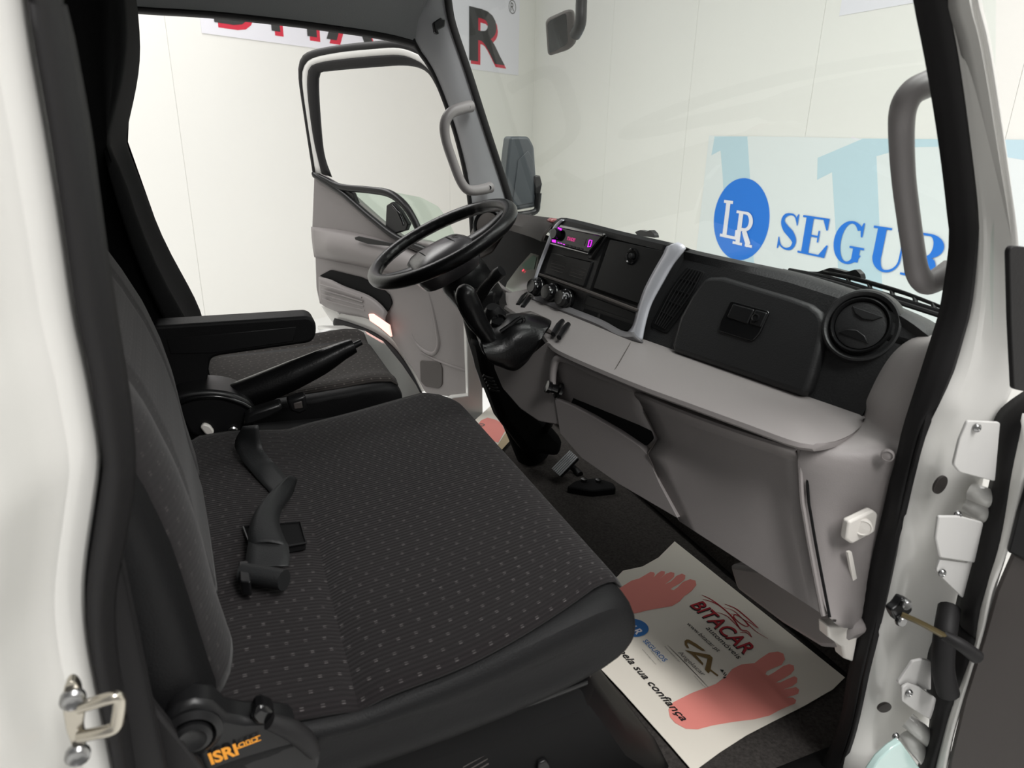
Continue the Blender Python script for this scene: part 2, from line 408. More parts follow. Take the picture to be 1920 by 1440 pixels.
def letter(name, polys, o, right, up, w, h, mt, par, lift):
    n = V(right).cross(V(up)); vs = []; fs = []
    for k, p in enumerate(polys):
        b = len(vs)
        vs += [V(o) + V(right) * (a * w) + V(up) * (c * h) + n * (lift + 0.0004 * k) for a, c in p]; fs.append(list(range(b, b + len(p))))
    return mk(name, vs, fs, mt, par, smooth=False, tri=True)
# sign ahead of the truck
R_, U_ = V((0, -1, 0)), V((0, 0, 1)); XS = XF - 0.022
def FW(px, py): return P(px, py, x=XS)
sg = thing('wall_sign', 'wide pale blue insurance banner with blue round LR emblem and blue lettering', 'sign', (XS, FW(1500, 400).y, FW(1500, 620).z))
zt = FW(1500, 257).z; zb = FW(1400, 640).z; yl, yr = FW(1337, 255).y + 0.05, FW(1920, 300).y - 1.2
slab('backing', [V((XS - 0.004, yl, zb)), V((XS - 0.004, yr, zb)), V((XS - 0.004, yr, zt)), V((XS - 0.004, yl, zt))], 0.004, M['signback'], sg, d=(1, 0, 0))
def fw2(px, py): p = P(px, py, x=XS - 0.005); return p
flat('pale_shape', [fw2(*q) for q in [(1340, 256), (1401, 256), (1407, 345), (1412, 470), (1418, 560), (1366, 545), (1355, 330), (1351, 282), (1334, 291)]], M['signpale'], sg)
flat('pale_shape', [fw2(*q) for q in [(1533, 296), (1618, 260), (1920, 262), (1920, 300), (1770, 275), (1700, 276), (1643, 293), (1655, 560), (1575, 560), (1566, 420), (1560, 323), (1532, 337)]], M['signpale'], sg)
dc = FW(1389, 412); rz_ = (FW(1389, 334).z - FW(1389, 490).z) / 2; ry = (FW(1337, 405).y - FW(1441, 405).y) / 2
em = slab('emblem_disc', [V((XS - 0.008, dc.y + ry * math.cos(a), dc.z + rz_ * math.sin(a))) for a in [2 * math.pi * i / 64 for i in range(64)]], 0.003, M['signblue'], sg, d=(1, 0, 0), smooth=False)
def wl_letter(pxl, pxr, ymid, base, top, ch, tab, mt, par, lift=0.0095):
    a, b = FW(pxl, ymid), FW(pxr, ymid)
    letter('letter', tab[ch], V((XS, a.y, base)), R_, U_, a.y - b.y, top - base, mt, par, lift)
lb = FW(1370, 447).z; lt = FW(1370, 376).z
wl_letter(1355, 1388, 415, lb, lt, 'L', SLAB, M['signwhite'], em, 0.0105)
rb2 = FW(1395, 461).z; rt2 = FW(1395, 396).z
wl_letter(1379, 1416, 430, rb2, rt2, 'R', SLAB, M['signwhite'], em, 0.0115)
zb_ = (FW(1475, 468).z + FW(1525, 480).z + FW(1690, 514).z) / 3; zt_ = (FW(1487, 400).z + FW(1535, 407).z + FW(1650, 424).z) / 3
for ch, a, b, ym in (('S', 1459, 1503, 432), ('E', 1501, 1560, 447), ('G', 1565, 1625, 453), ('U', 1633, 1708, 462), ('R', 1697, 1782, 478), ('O', 1790, 1872, 490), ('S', 1885, 1945, 500)):
    wl_letter(a, b, ym, zb_, zt_, ch, SER, M['signblue'], sg)
# small white panel high on the front wall
q = [FW(1574, 30), FW(1716, 5), FW(1716, -160), FW(1574, -140)]
zz = min(v.z for v in q)
pn = slab('wall_sign', [V((XS - 0.003, q[0].y, FW(1574, 30).z)), V((XS - 0.003, FW(1800, 0).y, FW(1574, 30).z)), V((XS - 0.003, FW(1800, 0).y, FW(1574, 30).z + 0.8)), V((XS - 0.003, q[0].y, FW(1574, 30).z + 0.8))], 0.003, M['signwhite'], d=(1, 0, 0))
tag(pn, 'blank white board edge high on the front wall above the blue banner', 'sign')
# dealer sign on the far wall
LS = (W0 + WN * 0.024, WN)
def LW(px, py): return P(px, py, pl=LS)
def sl(px, py): return (LW(px, py) - LS[0]).dot(WD)
def lw(s, z, lift=0.0): return LS[0] + WD * s + V((0, 0, z)) + WN * lift
bz = LW(520, 60).z; bz2 = LW(885, 113).z; tz2 = LW(885, 12).z
bz = (bz + bz2) / 2; capz = tz2 - bz2
pz = (LW(380, 62).z + LW(547, 82).z + LW(887, 132).z) / 3
ds = thing('wall_sign', 'white dealer banner with big black and red letters above the driver door', 'sign', lw(sl(650, 70), pz))
slab('backing', [lw(sl(378, 60), pz, 0.003), lw(sC - 0.4, pz, 0.003), lw(sC - 0.4, pz + 1.9, 0.003), lw(sl(378, 60), pz + 1.9, 0.003)], 0.003, M['signwhite'], ds, d=-WN)
def glyph(name, ch, o, right, up, w, h, mt, par, lift, bold=0.03):
    cu = bpy.data.curves.new(name, 'FONT'); cu.body = ch; cu.offset = bold; cu.resolution_u = 4
    ob = bpy.data.objects.new('t', cu); COL.objects.link(ob); me = bpy.data.meshes.new_from_object(ob)
    xs = [v.co.x for v in me.vertices]; ys = [v.co.y for v in me.vertices]; n = V(right).cross(V(up))
    vs = [V(o) + V(right) * ((v.co.x - min(xs)) / (max(xs) - min(xs)) * w) + V(up) * ((v.co.y - min(ys)) / (max(ys) - min(ys)) * h) + n * lift for v in me.vertices]
    fs = [list(p.vertices) for p in me.polygons]
    bpy.data.objects.remove(ob); bpy.data.curves.remove(cu); bpy.data.meshes.remove(me)
    return mk(name, vs, fs, mt, par, smooth=False)
for ch, a, b, yy in (('B', 402, 472, 50), ('I', 509, 525, 62), ('T', 545, 622, 68), ('A', 612, 700, 78), ('C', 712, 782, 92), ('A', 789, 866, 104), ('R', 879, 946, 114)):
    sa, sb = sl(a, yy), sl(b, yy); dd = 0.03 if ch == 'I' else 0.0
    lt_ = glyph('letter', ch, lw(sa, bz), WD, U_, sb - sa, capz, M['signblk'], ds, 0.006, 0.022)
    glyph('letter_shadow', ch, lw(sa + 0.032, bz - 0.034), WD, U_, sb - sa, capz, M['signred'], lt_, 0.0045)
rg = LW(960, 13); rr = 0.075
def circ_pts(c, d1, d2, r, n=28): return [V(c) + V(d1) * r * math.cos(2 * math.pi * i / n) + V(d2) * r * math.sin(2 * math.pi * i / n) for i in range(n)]
so, zo = sl(960, 13), rg.z
A_ = [lw(so + rr * math.cos(t), zo + rr * math.sin(t), 0.006) for t in [2 * math.pi * i / 28 for i in range(29)]]
B_ = [lw(so + rr * .88 * math.cos(t), zo + rr * .88 * math.sin(t), 0.006) for t in [2 * math.pi * i / 28 for i in range(29)]]
rm = loft('registered_mark', [A_, B_], M['signblk'], ds, smooth=False)
glyph('letter', 'R', lw(so - .035, zo - .045), WD, U_, .07, .09, M['signblk'], rm, 0.006, 0.0)
# car outline swoosh of the dealer sign, right above the letters
flat('swoosh', [LW(912, 6), LW(925, -30), LW(931, -30), LW(919, 4)], M['signred'], ds)

# ------------------------------------------------------------------ truck cab shell
cab = thing('truck_cab', 'white truck cab shell with black door seals, dark headlining and windshield', 'truck cab', (0.3, 1.3, -0.05))
slab('cab_floor', [V((-0.45, 0.50, 0)), V((1.02, 0.50, 0)), V((1.02, 2.12, 0)), V((-0.45, 2.12, 0))], 0.06, M['carpet'], cab, d=(0, 0, -1))
loft('toe_board', [[V((1.0, y, 0)), V((1.06, y, 0.07)), V((1.12, y, 0.3)), V((1.13, y, 0.64))] for y in (0.60, 1.3, 2.12)], M['carpet'], cab, sol=0.02)
slab('rear_wall', [V((-0.42, 0.5, 0)), V((-0.42, 2.14, 0)), V((-0.46, 2.14, 1.46)), V((-0.46, 0.5, 1.46))], 0.04, M['lining'], cab, d=(-1, 0, 0))
slab('roof_lining', [V((-0.46, 0.46, 1.43)), V((0.62, 0.46, 1.43)), V((0.62, 2.0, 1.43)), V((-0.46, 2.0, 1.43))], 0.05, M['lining'], cab, d=(0, 0, 1))
# roof rail over the driver door
rail = [(120, 6), (200, 14), (270, 21), (400, 29), (550, 45), (640, 57), (700, 66), (745, 75), (783, 86), (802, 92), (820, 84), (838, 60)]
ra = PL(rail, y=2.10)
rows = [[p + V((0, 0.03, 0.0)) for p in ra], ra, [p + V((0, -0.012, 0.03)) for p in ra], [p + V((0, -0.06, 0.13)) for p in ra], [V((p.x, 1.93, 1.42)) for p in ra], [V((p.x, 1.6, 1.428)) for p in ra]]
loft('roof_rail', rows, M['lining'], cab, sol=0.01, off=1)
strip('rail_seal', PL([(a, b + 4) for a, b in rail], y=2.112), PL([(a, b - 7) for a, b in rail], y=2.098), M['rubber'], cab, 0.006, sol=0.006)
# driver side front pillar: windshield edge -> face -> door edge
pin = [(830, -40), (838, 25), (848, 62), (872, 132), (905, 235), (938, 335), (958, 400), (968, 430)]
pout = [(770, 40), (783, 85), (812, 128), (838, 188), (860, 255), (877, 325), (886, 385), (890, 440)]
A1 = resamp(cat(PL(pin, y=2.03), 4), 24); B1 = resamp(cat(PL(pout, y=2.10), 4), 24)
rows = [[p + V((0.004, 0.02, 0)) for p in A1], A1, [a.lerp(b, .3) + V((-.008, -.004, 0)) for a, b in zip(A1, B1)], [a.lerp(b, .72) + V((-.006, -.004, 0)) for a, b in zip(A1, B1)], B1, [p + V((0.01, 0.05, 0)) for p in B1]]
loft('far_front_pillar', rows, M['pillar'], cab, sol=0.006, off=1)
strip('windshield_seal', [p + V((-.004, -0.006, 0)) for p in A1], [p + V((0.016, -.008, 0)) for p in A1], M['rubber'], cab, 0.003)
strip('pillar_seal', [p + V((-.002, -0.004, 0)) for p in B1], [p + V((-0.012, 0.006, 0)) for p in B1], M['rubber'], cab, 0.004)
# header piece between roof and windshield, far corner
loft('header_trim', [[V((0.60, y, 1.45)), V((0.625, y, 1.41)), V((0.655, y, 1.385)), V((0.60, y, 1.43))] for y in (0.55, 1.0, 1.5, 2.05)], M['lining'], cab, sol=0.006)
cp = [P(783, 85, y=2.095), P(838, 30, y=2.04), P(832, -20, y=2.04), P(760, -20, y=2.02), P(740, 73, y=2.085)]
slab('visor_clip', PL([(813, 42), (826, 33), (836, 36), (834, 50), (822, 56), (824, 64), (816, 62)], y=1.99), 0.02, M['satin'], cab, bev=0.003)
# windshield
def ws(y, z):
    t = (z - 0.66) / (1.40 - 0.66); k = 1 - ((y - 1.31) / 0.78) ** 2
    return V((0.885 + 0.15 * k - (0.275 + 0.04 * k) * t, y, z))
yy = [0.53 + (2.09 - 0.53) * i / 16 for i in range(17)]
loft('windshield', [[ws(y, z) for y in yy] for z in (0.60, 0.66, 0.8, 0.95, 1.1, 1.25, 1.40)], M['windshield'], cab, uvs=False)
# far rear pillar
slab('far_rear_pillar', [V((-0.46, 2.08, 0)), V((-0.27, 2.08, 0)), V((-0.27, 2.08, 1.2)), V((-0.46, 2.08, 1.44))], 0.05, M['lining'], cab, d=(0, 1, 0))
# wheel-arch flange of the far door opening
wa = [(600, 618), (650, 618), (690, 628), (725, 648), (755, 685), (780, 722), (800, 760), (815, 800)]
wb = [(560, 700), (600, 700), (640, 700), (680, 720), (700, 740), (730, 780), (760, 820), (790, 860)]
loft('far_wheel_arch', [[p + V((0, 0.05, 0)) for p in PL(wa, y=2.1)], PL(wa, y=2.1), PL(wb, y=2.02)], M['paint'], cab, sol=0.01)
# far door sill and post below the dash
slab('far_sill_post', PL([(872, 560), (900, 560), (905, 690), (906, 800), (880, 850), (820, 850), (800, 770), (850, 745), (878, 742)], y=2.14), 0.03, M['paint'], cab, bev=0.004)

# near rear pillar: seal + white jamb
bo = [(48, -40), (54, 0), (63, 66), (81, 164), (96, 252), (106, 315), (124, 436), (146, 592), (168, 689), (187, 801), (196, 859), (192, 898), (180, 981), (168, 1060), (163, 1130), (170, 1210), (185, 1290), (215, 1440), (222, 1480)]
bi = [(106, -40), (114, 0), (122, 44), (151, 197), (163, 270), (168, 306), (185, 431), (202, 543), (219, 650), (233, 738), (243, 835), (243, 898), (236, 960), (222, 1040), (210, 1120), (212, 1200), (225, 1290), (250, 1440), (258, 1480)]
BO = [V((-.072, .50, 1.44)), V((-.078, .50, 1.25))] + PL(bo, y=0.50); BI = [V((-.045, .53, 1.44)), V((-.05, .53, 1.25))] + PL(bi, y=0.53)
strip('near_rear_seal', BO, BI, M['rubber'], cab, 0.010, n=70, m_=7, sol=0.008)
BOs = resamp(cat(BO, 4), 60)
def off(pts, dx, dy): return [p + V((dx, dy, 0)) for p in pts]
loft('near_rear_pillar', [off(BOs, -.004, .018), off(BOs, -.002, .010), off(BOs, -.022, .004), off(BOs, -.034, -.016), off(BOs, -.05, -.07), off(BOs, -.062, -.085), off(BOs, -.12, -.09), off(BOs, -.16, -.12), off(BOs, -.3, -.125)], M['paint'], cab, sol=0.006, sub=1)
slab('near_rear_pillar_lining', [V((-.46, .52, 0)), V((-.10, .52, 0)), V((-.10, .52, .35)), V((-.105, .535, 1.43)), V((-.46, .52, 1.43))], 0.012, M['rubber'], cab, d=(0, 1, 0))
# near front pillar: seal + jamb
ao = [(1765, -40), (1773, 0), (1793, 119), (1813, 277), (1825, 396), (1825, 455), (1815, 570), (1798, 640), (1780, 700), (1735, 792), (1715, 850), (1702, 912), (1690, 965), (1682, 1000), (1660, 1104), (1639, 1195), (1612, 1305), (1593, 1382), (1575, 1440), (1560, 1500)]
ai = [(1707, -40), (1716, 0), (1742, 131), (1765, 277), (1779, 396), (1783, 455), (1768, 560), (1759, 600), (1744, 645), (1712, 748), (1694, 810), (1681, 870), (1672, 900), (1655, 975), (1637, 1050), (1612, 1180), (1593, 1260), (1578, 1351), (1540, 1440), (1500, 1500)]
AO = [V((.50, .55, 1.40)), V((.60, .55, 1.24))] + PL(ao, y=0.55); AI = [V((.46, .575, 1.385)), V((.56, .575, 1.23))] + PL(ai, y=0.575)
strip('near_front_seal', AO, AI, M['rubber'], cab, 0.012, n=70, m_=7, sol=0.008)
re_ = [(1845, -40), (1853, 0), (1876, 119), (1900, 277), (1918, 396), (1926, 455), (1932, 570), (1934, 640), (1930, 700), (1900, 770), (1868, 850), (1860, 912), (1850, 965), (1845, 1000), (1825, 1104), (1800, 1195), (1770, 1305), (1752, 1382), (1735, 1440), (1720, 1500)]
N_ = 60
A2 = resamp(cat(AO, 4), N_); E2 = resamp(cat([V((.56, .50, 1.45)), V((.67, .50, 1.26))] + PL(re_, y=0.50), 4), N_)
rows = [off(A2, .03, .026), off(A2, .004, .012)]
for t, dy in ((.16, .008), (.34, .006), (.42, .010), (.60, .011), (.72, .006), (.86, .004), (1.0, .004)):
    rows.append([a.lerp(b, t) + V((0, dy, 0)) for a, b in zip(A2, E2)])
rows.append(off(E2, .012, .04))
loft('near_front_pillar', rows, M['paint'], cab, sol=0.006, sub=1)
loft('near_roof_rail', [[V((x, .58, 1.43)), V((x, .56, 1.385)), V((x, .52, 1.375)), V((x, .48, 1.39)), V((x, .44, 1.44)), V((x, .44, 1.50))] for x in (-.46, -.1, .2, .52)], M['paint'], cab, sol=.01)
slab('cowl_side', [V((.86, .565, -.35)), V((1.17, .60, -.35)), V((1.17, .60, .62)), V((.98, .575, .655)), V((.86, .565, .655))], .02, M['paint'], cab, d=(0, 1, 0))
slab('front_panel', [V((1.17, .60, -.35)), V((1.17, 2.10, -.35)), V((1.17, 2.10, .60)), V((1.17, .60, .60))], .02, M['paint'], cab, d=(1, 0, 0))
# sill below the near door
loft('near_sill', [[V((x, .60, .0)), V((x, .565, .006)), V((x, .545, -.02)), V((x, .50, -.05))] for x in (.0, .3, .6, .84)], M['rubber'], cab, sol=0.01)
# black trim low beside the seat
slab('rear_sill_trim', PL([(213, 1232), (228, 1246), (300, 1340), (378, 1438), (400, 1490), (230, 1490)], y=0.545), 0.012, M['rubber'], cab, bev=0.004)

# engine cover between the two seats
loft('engine_cover', [[V((-.40, y, 0)), V((-.40, y, z)), V((.22, y, z - .03)), V((.30, y, 0))] for y, z in ((1.30, .30), (1.34, .375), (1.46, .375), (1.52, .28))], M['dark'], cab, cap=True, cu=True, smooth=False)
slab('teal_panel', PL([(1632, 1450), (1650, 1424), (1672, 1404), (1690, 1392), (1725, 1440), (1725, 1470)], y=.46), .01, mat('pale_teal', (190, 216, 212), .15), cab, bev=.002)  # small pale teal slab low by the near sill

# ------------------------------------------------------------------ passenger seat (near, double)
def lerp_tab(tab, v):
    if v <= tab[0][0]: return tab[0][1]
    for (a, x), (b, y) in zip(tab, tab[1:]):
        if v <= b: return x + (y - x) * (v - a) / (b - a)
    return tab[-1][1]
ps = thing('passenger_seat', 'wide black fabric passenger bench seat filling the near half of the cab', 'seat', (0.15, 0.95, 0.0))
ctop = [(-.13, .375), (-.09, .398), (-.03, .400), (.03, .393), (.07, .388), (.11, .395), (.2, .406), (.3, .421), (.370, .431), (.404, .424), (.422, .402), (.430, .375)]
def cz(x): return lerp_tab(ctop, x)
cprof = ctop + [(.428, .352), (.410, .332), (.36, .318), (.25, .306), (.1, .300), (-.05, .297), (-.13, .30)]
cc = (0.14, 0.36)
def fx(y):                                     # the front edge rounds off at the far corner
    return 1 - 0.16 * max(0, (y - 1.24) / 0.10) ** 2
def nsh(x, y):                                 # the near flank draws in towards the front corner
    return (-.008 + .026 * max(0, (x - .16) / .25) ** 1.6) * max(0, 1 - (y - .56) / .35)
rows = []
for y, s, sz in ((.562, .86, .35), (.564, .93, .62), (.570, .975, .86), (.585, .995, .97), (.62, 1, 1), (.8, 1, 1), (1.0, 1, 1), (1.2, 1, 1), (1.28, 1, 1), (1.325, .985, .96), (1.340, .96, .80), (1.346, .90, .5)):
    row = []
    for x, z in cprof:
        xx = cc[0] + (x - cc[0]) * s
        if xx > .14: xx = .14 + (xx - .14) * fx(y)
        row.append(V((xx, y + nsh(xx, y), cc[1] + (z - cc[1]) * sz)))
    rows.append(row)
loft('cushion_border', rows, M['vinyl'], ps, cu=True, cap=True, sub=1)
ys = [.588 + (1.322 - .588) * i / 44 for i in range(45)]
rows = []
for y in ys:
    row = []
    for i in range(41):
        x = -.115 + (.421 + .115) * i / 40
        z = cz(x) + .007
        e = min(y - .585, 1.325 - y); z -= max(0, .03 - e) ** 2 * 5
        z -= .005 * math.exp(-((x - .075) / .010) ** 2) * (1 if y < .86 else max(0, 1 - (y - .86) / .1))   # sewn channel at the back
        xx = x
        if xx > .14: xx = .14 + (xx - .14) * fx(y)
        row.append(V((xx, y + nsh(xx, y) + (-.014 + .034 * max(0, (xx - .16) / .25) ** 1.8) * max(0, 1 - (y - .588) / .12), z)))
    rows.append(row)
loft('cushion_cover', rows, M['fabric'], ps, sol=0.004, off=-1)
bprof = [(.38, -.052), (.42, -.058), (.48, -.066), (.56, -.072), (.62, -.082), (.68, -.098), (.734, -.120), (.80, -.152), (.88, -.190), (.95, -.22)]
def byo(y): return -.048 * max(0, (y - .60) / .69) ** 1.5
def bx(z): return lerp_tab(bprof, z)
bp = [(x, z) for z, x in bprof] + [(-.25, .985), (-.29, .99), (-.32, .95), (-.31, .8), (-.27, .6), (-.22, .40)]
bcx, bcz = -.2, .68
rows = []
for y, s in ((.572, .78), (.576, .88), (.586, .96), (.605, .99), (.64, 1), (.95, 1), (1.24, 1), (1.275, .985), (1.292, .94), (1.298, .85)):
    rows.append([V((bcx + (x - bcx) * s + byo(y), y, bcz + (z - bcz) * (.5 + .5 * s) if z > .42 else z)) for x, z in bp])
loft('backrest_shell', rows, M['vinyl'], ps, cu=True, cap=True, sub=1)
rows = []
for i in range(34):
    z = .402 + (.95 - .402) * i / 33
    row = []
    for j in range(40):
        y = .612 + (1.280 - .612) * j / 39
        e = min(y - .605, 1.285 - y)
        x = bx(z) + .005 - max(0, .05 - e) ** 2 * 7
        x += .010 * math.exp(-((y - .69) / .05) ** 2) - .007 * math.exp(-((y - .775) / .012) ** 2) - .006 * math.exp(-((y - 1.12) / .012) ** 2)
        row.append(V((x + byo(y), y, z)))
    rows.append(row)
loft('backrest_cover', rows, M['fabric3'], ps, sol=0.004, off=-1)
# recliner cover with the maker's sticker
rcv = slab('recliner_cover', PL([(285, 1420), (312, 1345), (330, 1327), (365, 1316), (400, 1322), (425, 1345), (462, 1352), (500, 1350), (545, 1356), (582, 1385), (600, 1410), (606, 1440), (606, 1500), (290, 1500)], y=.556), .03, M['satin'], ps, bev=.006, d=(0, 1, 0))
c_ = P(362, 1373, y=.556)
lathe('recliner_boss', c_ + V((0, .004, 0)), (0, -1, 0), [(.026, 0), (.026, .006), (.020, .010), (.0165, .004), (.0165, .012), (.012, .014), (.006, .011), (.001, .011)], M['satin'], rcv)
slab('recliner_catch', PL([(470, 1345), (480, 1330), (492, 1326), (512, 1334), (517, 1350), (505, 1362), (480, 1362)], y=.552), .02, M['gloss'], ps, bev=.004, d=(0, 1, 0))
tube('release_lever', PL([(505, 1352), (545, 1368), (572, 1388), (590, 1412)], y=.550), [.008, .010, .010, .007], M['rubber'], ps)
o_ = P(395, 1432, y=.5545); rgt = (P(490, 1396, y=.5545) - o_).normalized(); upv = V((-rgt.z, 0, rgt.x))
if upv.z < 0: upv = -upv
text('sticker_lettering', 'ISRI', o_, rgt, upv, (P(443, 1400, y=.5545) - P(443, 1424, y=.5545)).length * 1.25, M['orange'], rcv, bold=.04, th=.0012, sx=.86)
lo = P(443, 1404, y=.553); k_ = (P(490, 1390, y=.553) - lo).length
for i in range(3):
    c0 = lo + rgt * k_ * (.28 + .22 * i) + upv * k_ * .11
    A_ = [c0 + rgt * .0042 * math.cos(t) + upv * .003 * math.sin(t) for t in [2 * math.pi * q / 16 for q in range(17)]]
    B_ = [c0 + rgt * .0028 * math.cos(t) + upv * .0018 * math.sin(t) for t in [2 * math.pi * q / 16 for q in range(17)]]
    loft('sticker_ring', [A_, B_], M['orange'], rcv, smooth=False)
for a, b, w_ in ((.0, .1, .0009), (.78, 1.02, .0009)):
    yv = .0 if a == 0 else .2
    flat('sticker_line', [lo + rgt * k_ * a + upv * (k_ * yv), lo + rgt * k_ * b + upv * (k_ * yv), lo + rgt * k_ * b + upv * (k_ * yv + w_), lo + rgt * k_ * a + upv * (k_ * yv + w_)], M['orange'], rcv, th=.0004)
flat('sticker_line', [lo - upv * .0012, lo + rgt * k_ - upv * .0012 , lo + rgt * k_ - upv * .0003, lo - upv * .0003], M['orange'], rcv, th=.0004)
# plastic base
rows = []
for z, x1, y0_, y1_ in ((.315, .36, .598, 1.30), (.285, .385, .592, 1.30), (.262, .392, .588, 1.3), (.255, .398, .60, 1.3), (.21, .425, .603, 1.3), (.12, .475, .612, 1.3), (.05, .535, .622, 1.3), (.012, .565, .632, 1.3), (0, .572, .636, 1.3)):
    q = [V((-.30, y0_, z)), V((0, y0_, z)), V((x1 - .10, y0_, z)), V((x1 - .03, y0_ + .006, z)), V((x1 - .008, y0_ + .03, z)), V((x1, y0_ + .08, z)), V((x1 - .01, .95, z)), V((x1 - .03, y1_, z)), V((-.30, y1_, z))]
    rows.append(q)
loft('seat_base', rows, M['basep'], ps, cu=True, cap=True)
tube('base_rail', [P(640, 1436, y=.585), P(830, 1368, y=.585), P(1000, 1312, y=.585), P(1098, 1277, y=.59)], [.007, .008, .008, .006], M['satin'], ps, flat=.8)
slab('hinge_block', PL([(1062, 1272), (1108, 1248), (1110, 1268), (1102, 1284), (1075, 1280)], y=.625), .02, M['greyd'], ps, bev=.003)
for i in range(3):
    tube('vent_rib', PL([(868 + 14 * i - 10 * i, 1441 + 9 * i - 3), (912 + 2 * i, 1413 + 9 * i)], y=.603), .0012, M['greyd'], ps, n=6, sm=0)
slab('base_screw', PL([(1010, 1432), (1024, 1426), (1034, 1440), (1024, 1452), (1008, 1450)], y=.60), .008, M['satin'], ps, bev=.002)
slab('belt_slot', fillet([P(456, 988, z=.412), P(562, 979, z=.412), P(574, 1018, z=.412), P(474, 1036, z=.412)], .006), .012, M['dark'], ps, bev=.002, d=(0, 0, -1))
tube('slot_rim', [P(456, 988, z=.413), P(562, 979, z=.413), P(574, 1018, z=.413), P(474, 1036, z=.413), P(456, 988, z=.413)], .0016, M['satin'], ps, n=6, sm=0)

# lap belt lying on the bench
lb_ = thing('seat_belt', 'black webbing lap belt with folded tongue lying across the passenger bench', 'seat belt', P(490, 950, z=.40))
def ribb(name, A, B, mt, par, bulge=0.0, n=24):
    A = resamp(cat(A, 6), n); B = resamp(cat(B, 6), n)
    rows = [[a.lerp(b, t / 4) + V((0, 0, bulge * math.sin(math.pi * t / 4))) for a, b in zip(A, B)] for t in range(5)]
    return loft(name, rows, mt, par, sol=.002, off=0)
ribb('webbing', PV([(455, 800, .47), (441, 827, .435), (446, 852, .42), (480, 895, .408), (505, 922, .405), (520, 945, .405)], 'z'), PV([(484, 797, .47), (492, 840, .43), (505, 858, .42), (517, 872, .41), (537, 895, .406), (552, 920, .406)], 'z'), M['belt'], lb_)
ribb('webbing', PV([(536, 897, .447), (510, 920, .447), (480, 957, .445), (466, 995, .438), (466, 1022, .43)], 'z'), PV([(557, 899, .425), (546, 930, .420), (527, 957, .425), (524, 985, .428), (540, 1025, .428)], 'z'), M['belt'], lb_, .006)
ribb('webbing', PV([(466, 1015, .432), (462, 1040, .432), (460, 1062, .43)], 'z'), PV([(540, 1020, .43), (543, 1040, .43), (541, 1062, .428)], 'z'), M['belt'], lb_)
tube('tongue', [P(455, 1075, z=.425), P(490, 1080, z=.425), P(533, 1088, z=.425)], [.015, .0155, .015], M['belt'], lb_, n=14, flat=.85)
slab('tongue_cover', fillet(PL([(447, 1052), (466, 1050), (470, 1092), (450, 1090)], z=.436), .004), .02, M['satin'], lb_, bev=.004, d=(0, 0, -1))
# buckle by the hand brake
bk = thing('belt_buckle', 'black seat belt buckle on its stalk beside the handbrake', 'buckle', P(520, 790, z=.40))
slab('stalk', PL([(456, 800), (460, 782), (475, 772), (528, 756), (531, 770), (505, 785), (475, 796)], y=1.30), .035, M['satin'], bk, bev=.006, d=(0, 1, 0))
slab('buckle_body', PL([(538, 752), (573, 741), (577, 770), (562, 777), (545, 772)], y=1.31), .03, M['satin'], bk, bev=.005, d=(0, 1, 0))
slab('release_button', PL([(550, 757), (566, 752), (568, 766), (552, 768)], y=1.308), .01, M['greyd'], bk, bev=.002, d=(0, 1, 0))

# ------------------------------------------------------------------ driver seat
dsn = thing('driver_seat', 'black high-backed driver seat with speckled fabric cushion behind the steering wheel', 'seat', (0.1, 1.74, 0.0))
dtop = [(-.12, .375), (-.08, .392), (0, .392), (.1, .392), (.2, .398), (.28, .405), (.325, .400), (.345, .380), (.350, .355)]
dprof = dtop + [(.340, .325), (.30, .305), (.1, .295), (-.12, .295)]
rows = []
for y, s in ((1.475, .86), (1.478, .93), (1.487, .98), (1.51, 1), (1.75, 1), (1.93, 1), (1.965, .985), (1.98, .95), (1.985, .88)):
    rows.append([V((.11 + (x - .11) * s, y, .35 + (z - .35) * (s if s > .95 else s * .9))) for x, z in dprof])
loft('cushion_border', rows, M['vinyl'], dsn, cu=True, cap=True, sub=1)
rows = []
for i in range(28):
    y = 1.502 + (1.955 - 1.502) * i / 27; row = []
    for j in range(28):
        x = -.11 + (.336 + .11) * j / 27; e = min(y - 1.495, 1.962 - y)
        z = lerp_tab(dtop, x) + .004 - max(0, .03 - e) ** 2 * 10 - .007 * math.exp(-((y - 1.86) / .012) ** 2) + .012 * math.exp(-((y - 1.92) / .03) ** 2) + .006 * math.exp(-((y - 1.53) / .03) ** 2)
        row.append(V((x, y, z)))
    rows.append(row)
loft('cushion_cover', rows, M['fabric2'], dsn, sol=.004, off=-1)
df = [(.38, -.075), (.47, -.078), (.53, -.092), (.60, -.118), (.69, -.150), (.80, -.172), (.88, -.186), (.915, -.190), (.945, -.180), (1.0, -.158), (1.06, -.138), (1.11, -.127), (1.18, -.121), (1.25, -.120), (1.32, -.135), (1.36, -.17)]
db = [(1.36, -.21), (1.3, -.245), (1.15, -.262), (1.0, -.28), (.9, -.30), (.75, -.30), (.6, -.27), (.38, -.20)]
dl = [(x, z) for z, x in df] + [(x, z) for z, x in db]
hw = [(.38, .23), (.6, .245), (.8, .24), (.86, .225), (.915, .185), (.95, .165), (1.1, .16), (1.25, .155), (1.36, .12)]
rows = []
for t, s, fw in ((-1.0, .7, 0), (-.985, .86, 0), (-.94, .96, .01), (-.85, 1, .018), (-.7, 1, .008), (-.5, 1, -.008), (0, 1, -.018), (.5, 1, -.008), (.7, 1, .0), (.85, 1, .003), (.94, .96, .0), (.985, .86, 0), (1.0, .7, 0)):
    row = []
    for i, (x, z) in enumerate(dl):
        cx_ = -.21
        xx = cx_ + (x - cx_) * s + (fw if i < len(df) and z < .9 else 0)
        row.append(V((xx, 1.735 + t * lerp_tab(hw, z), z)))
    rows.append(row)
loft('backrest', rows, M['suede'], dsn, cu=True, cap=True, sub=1)
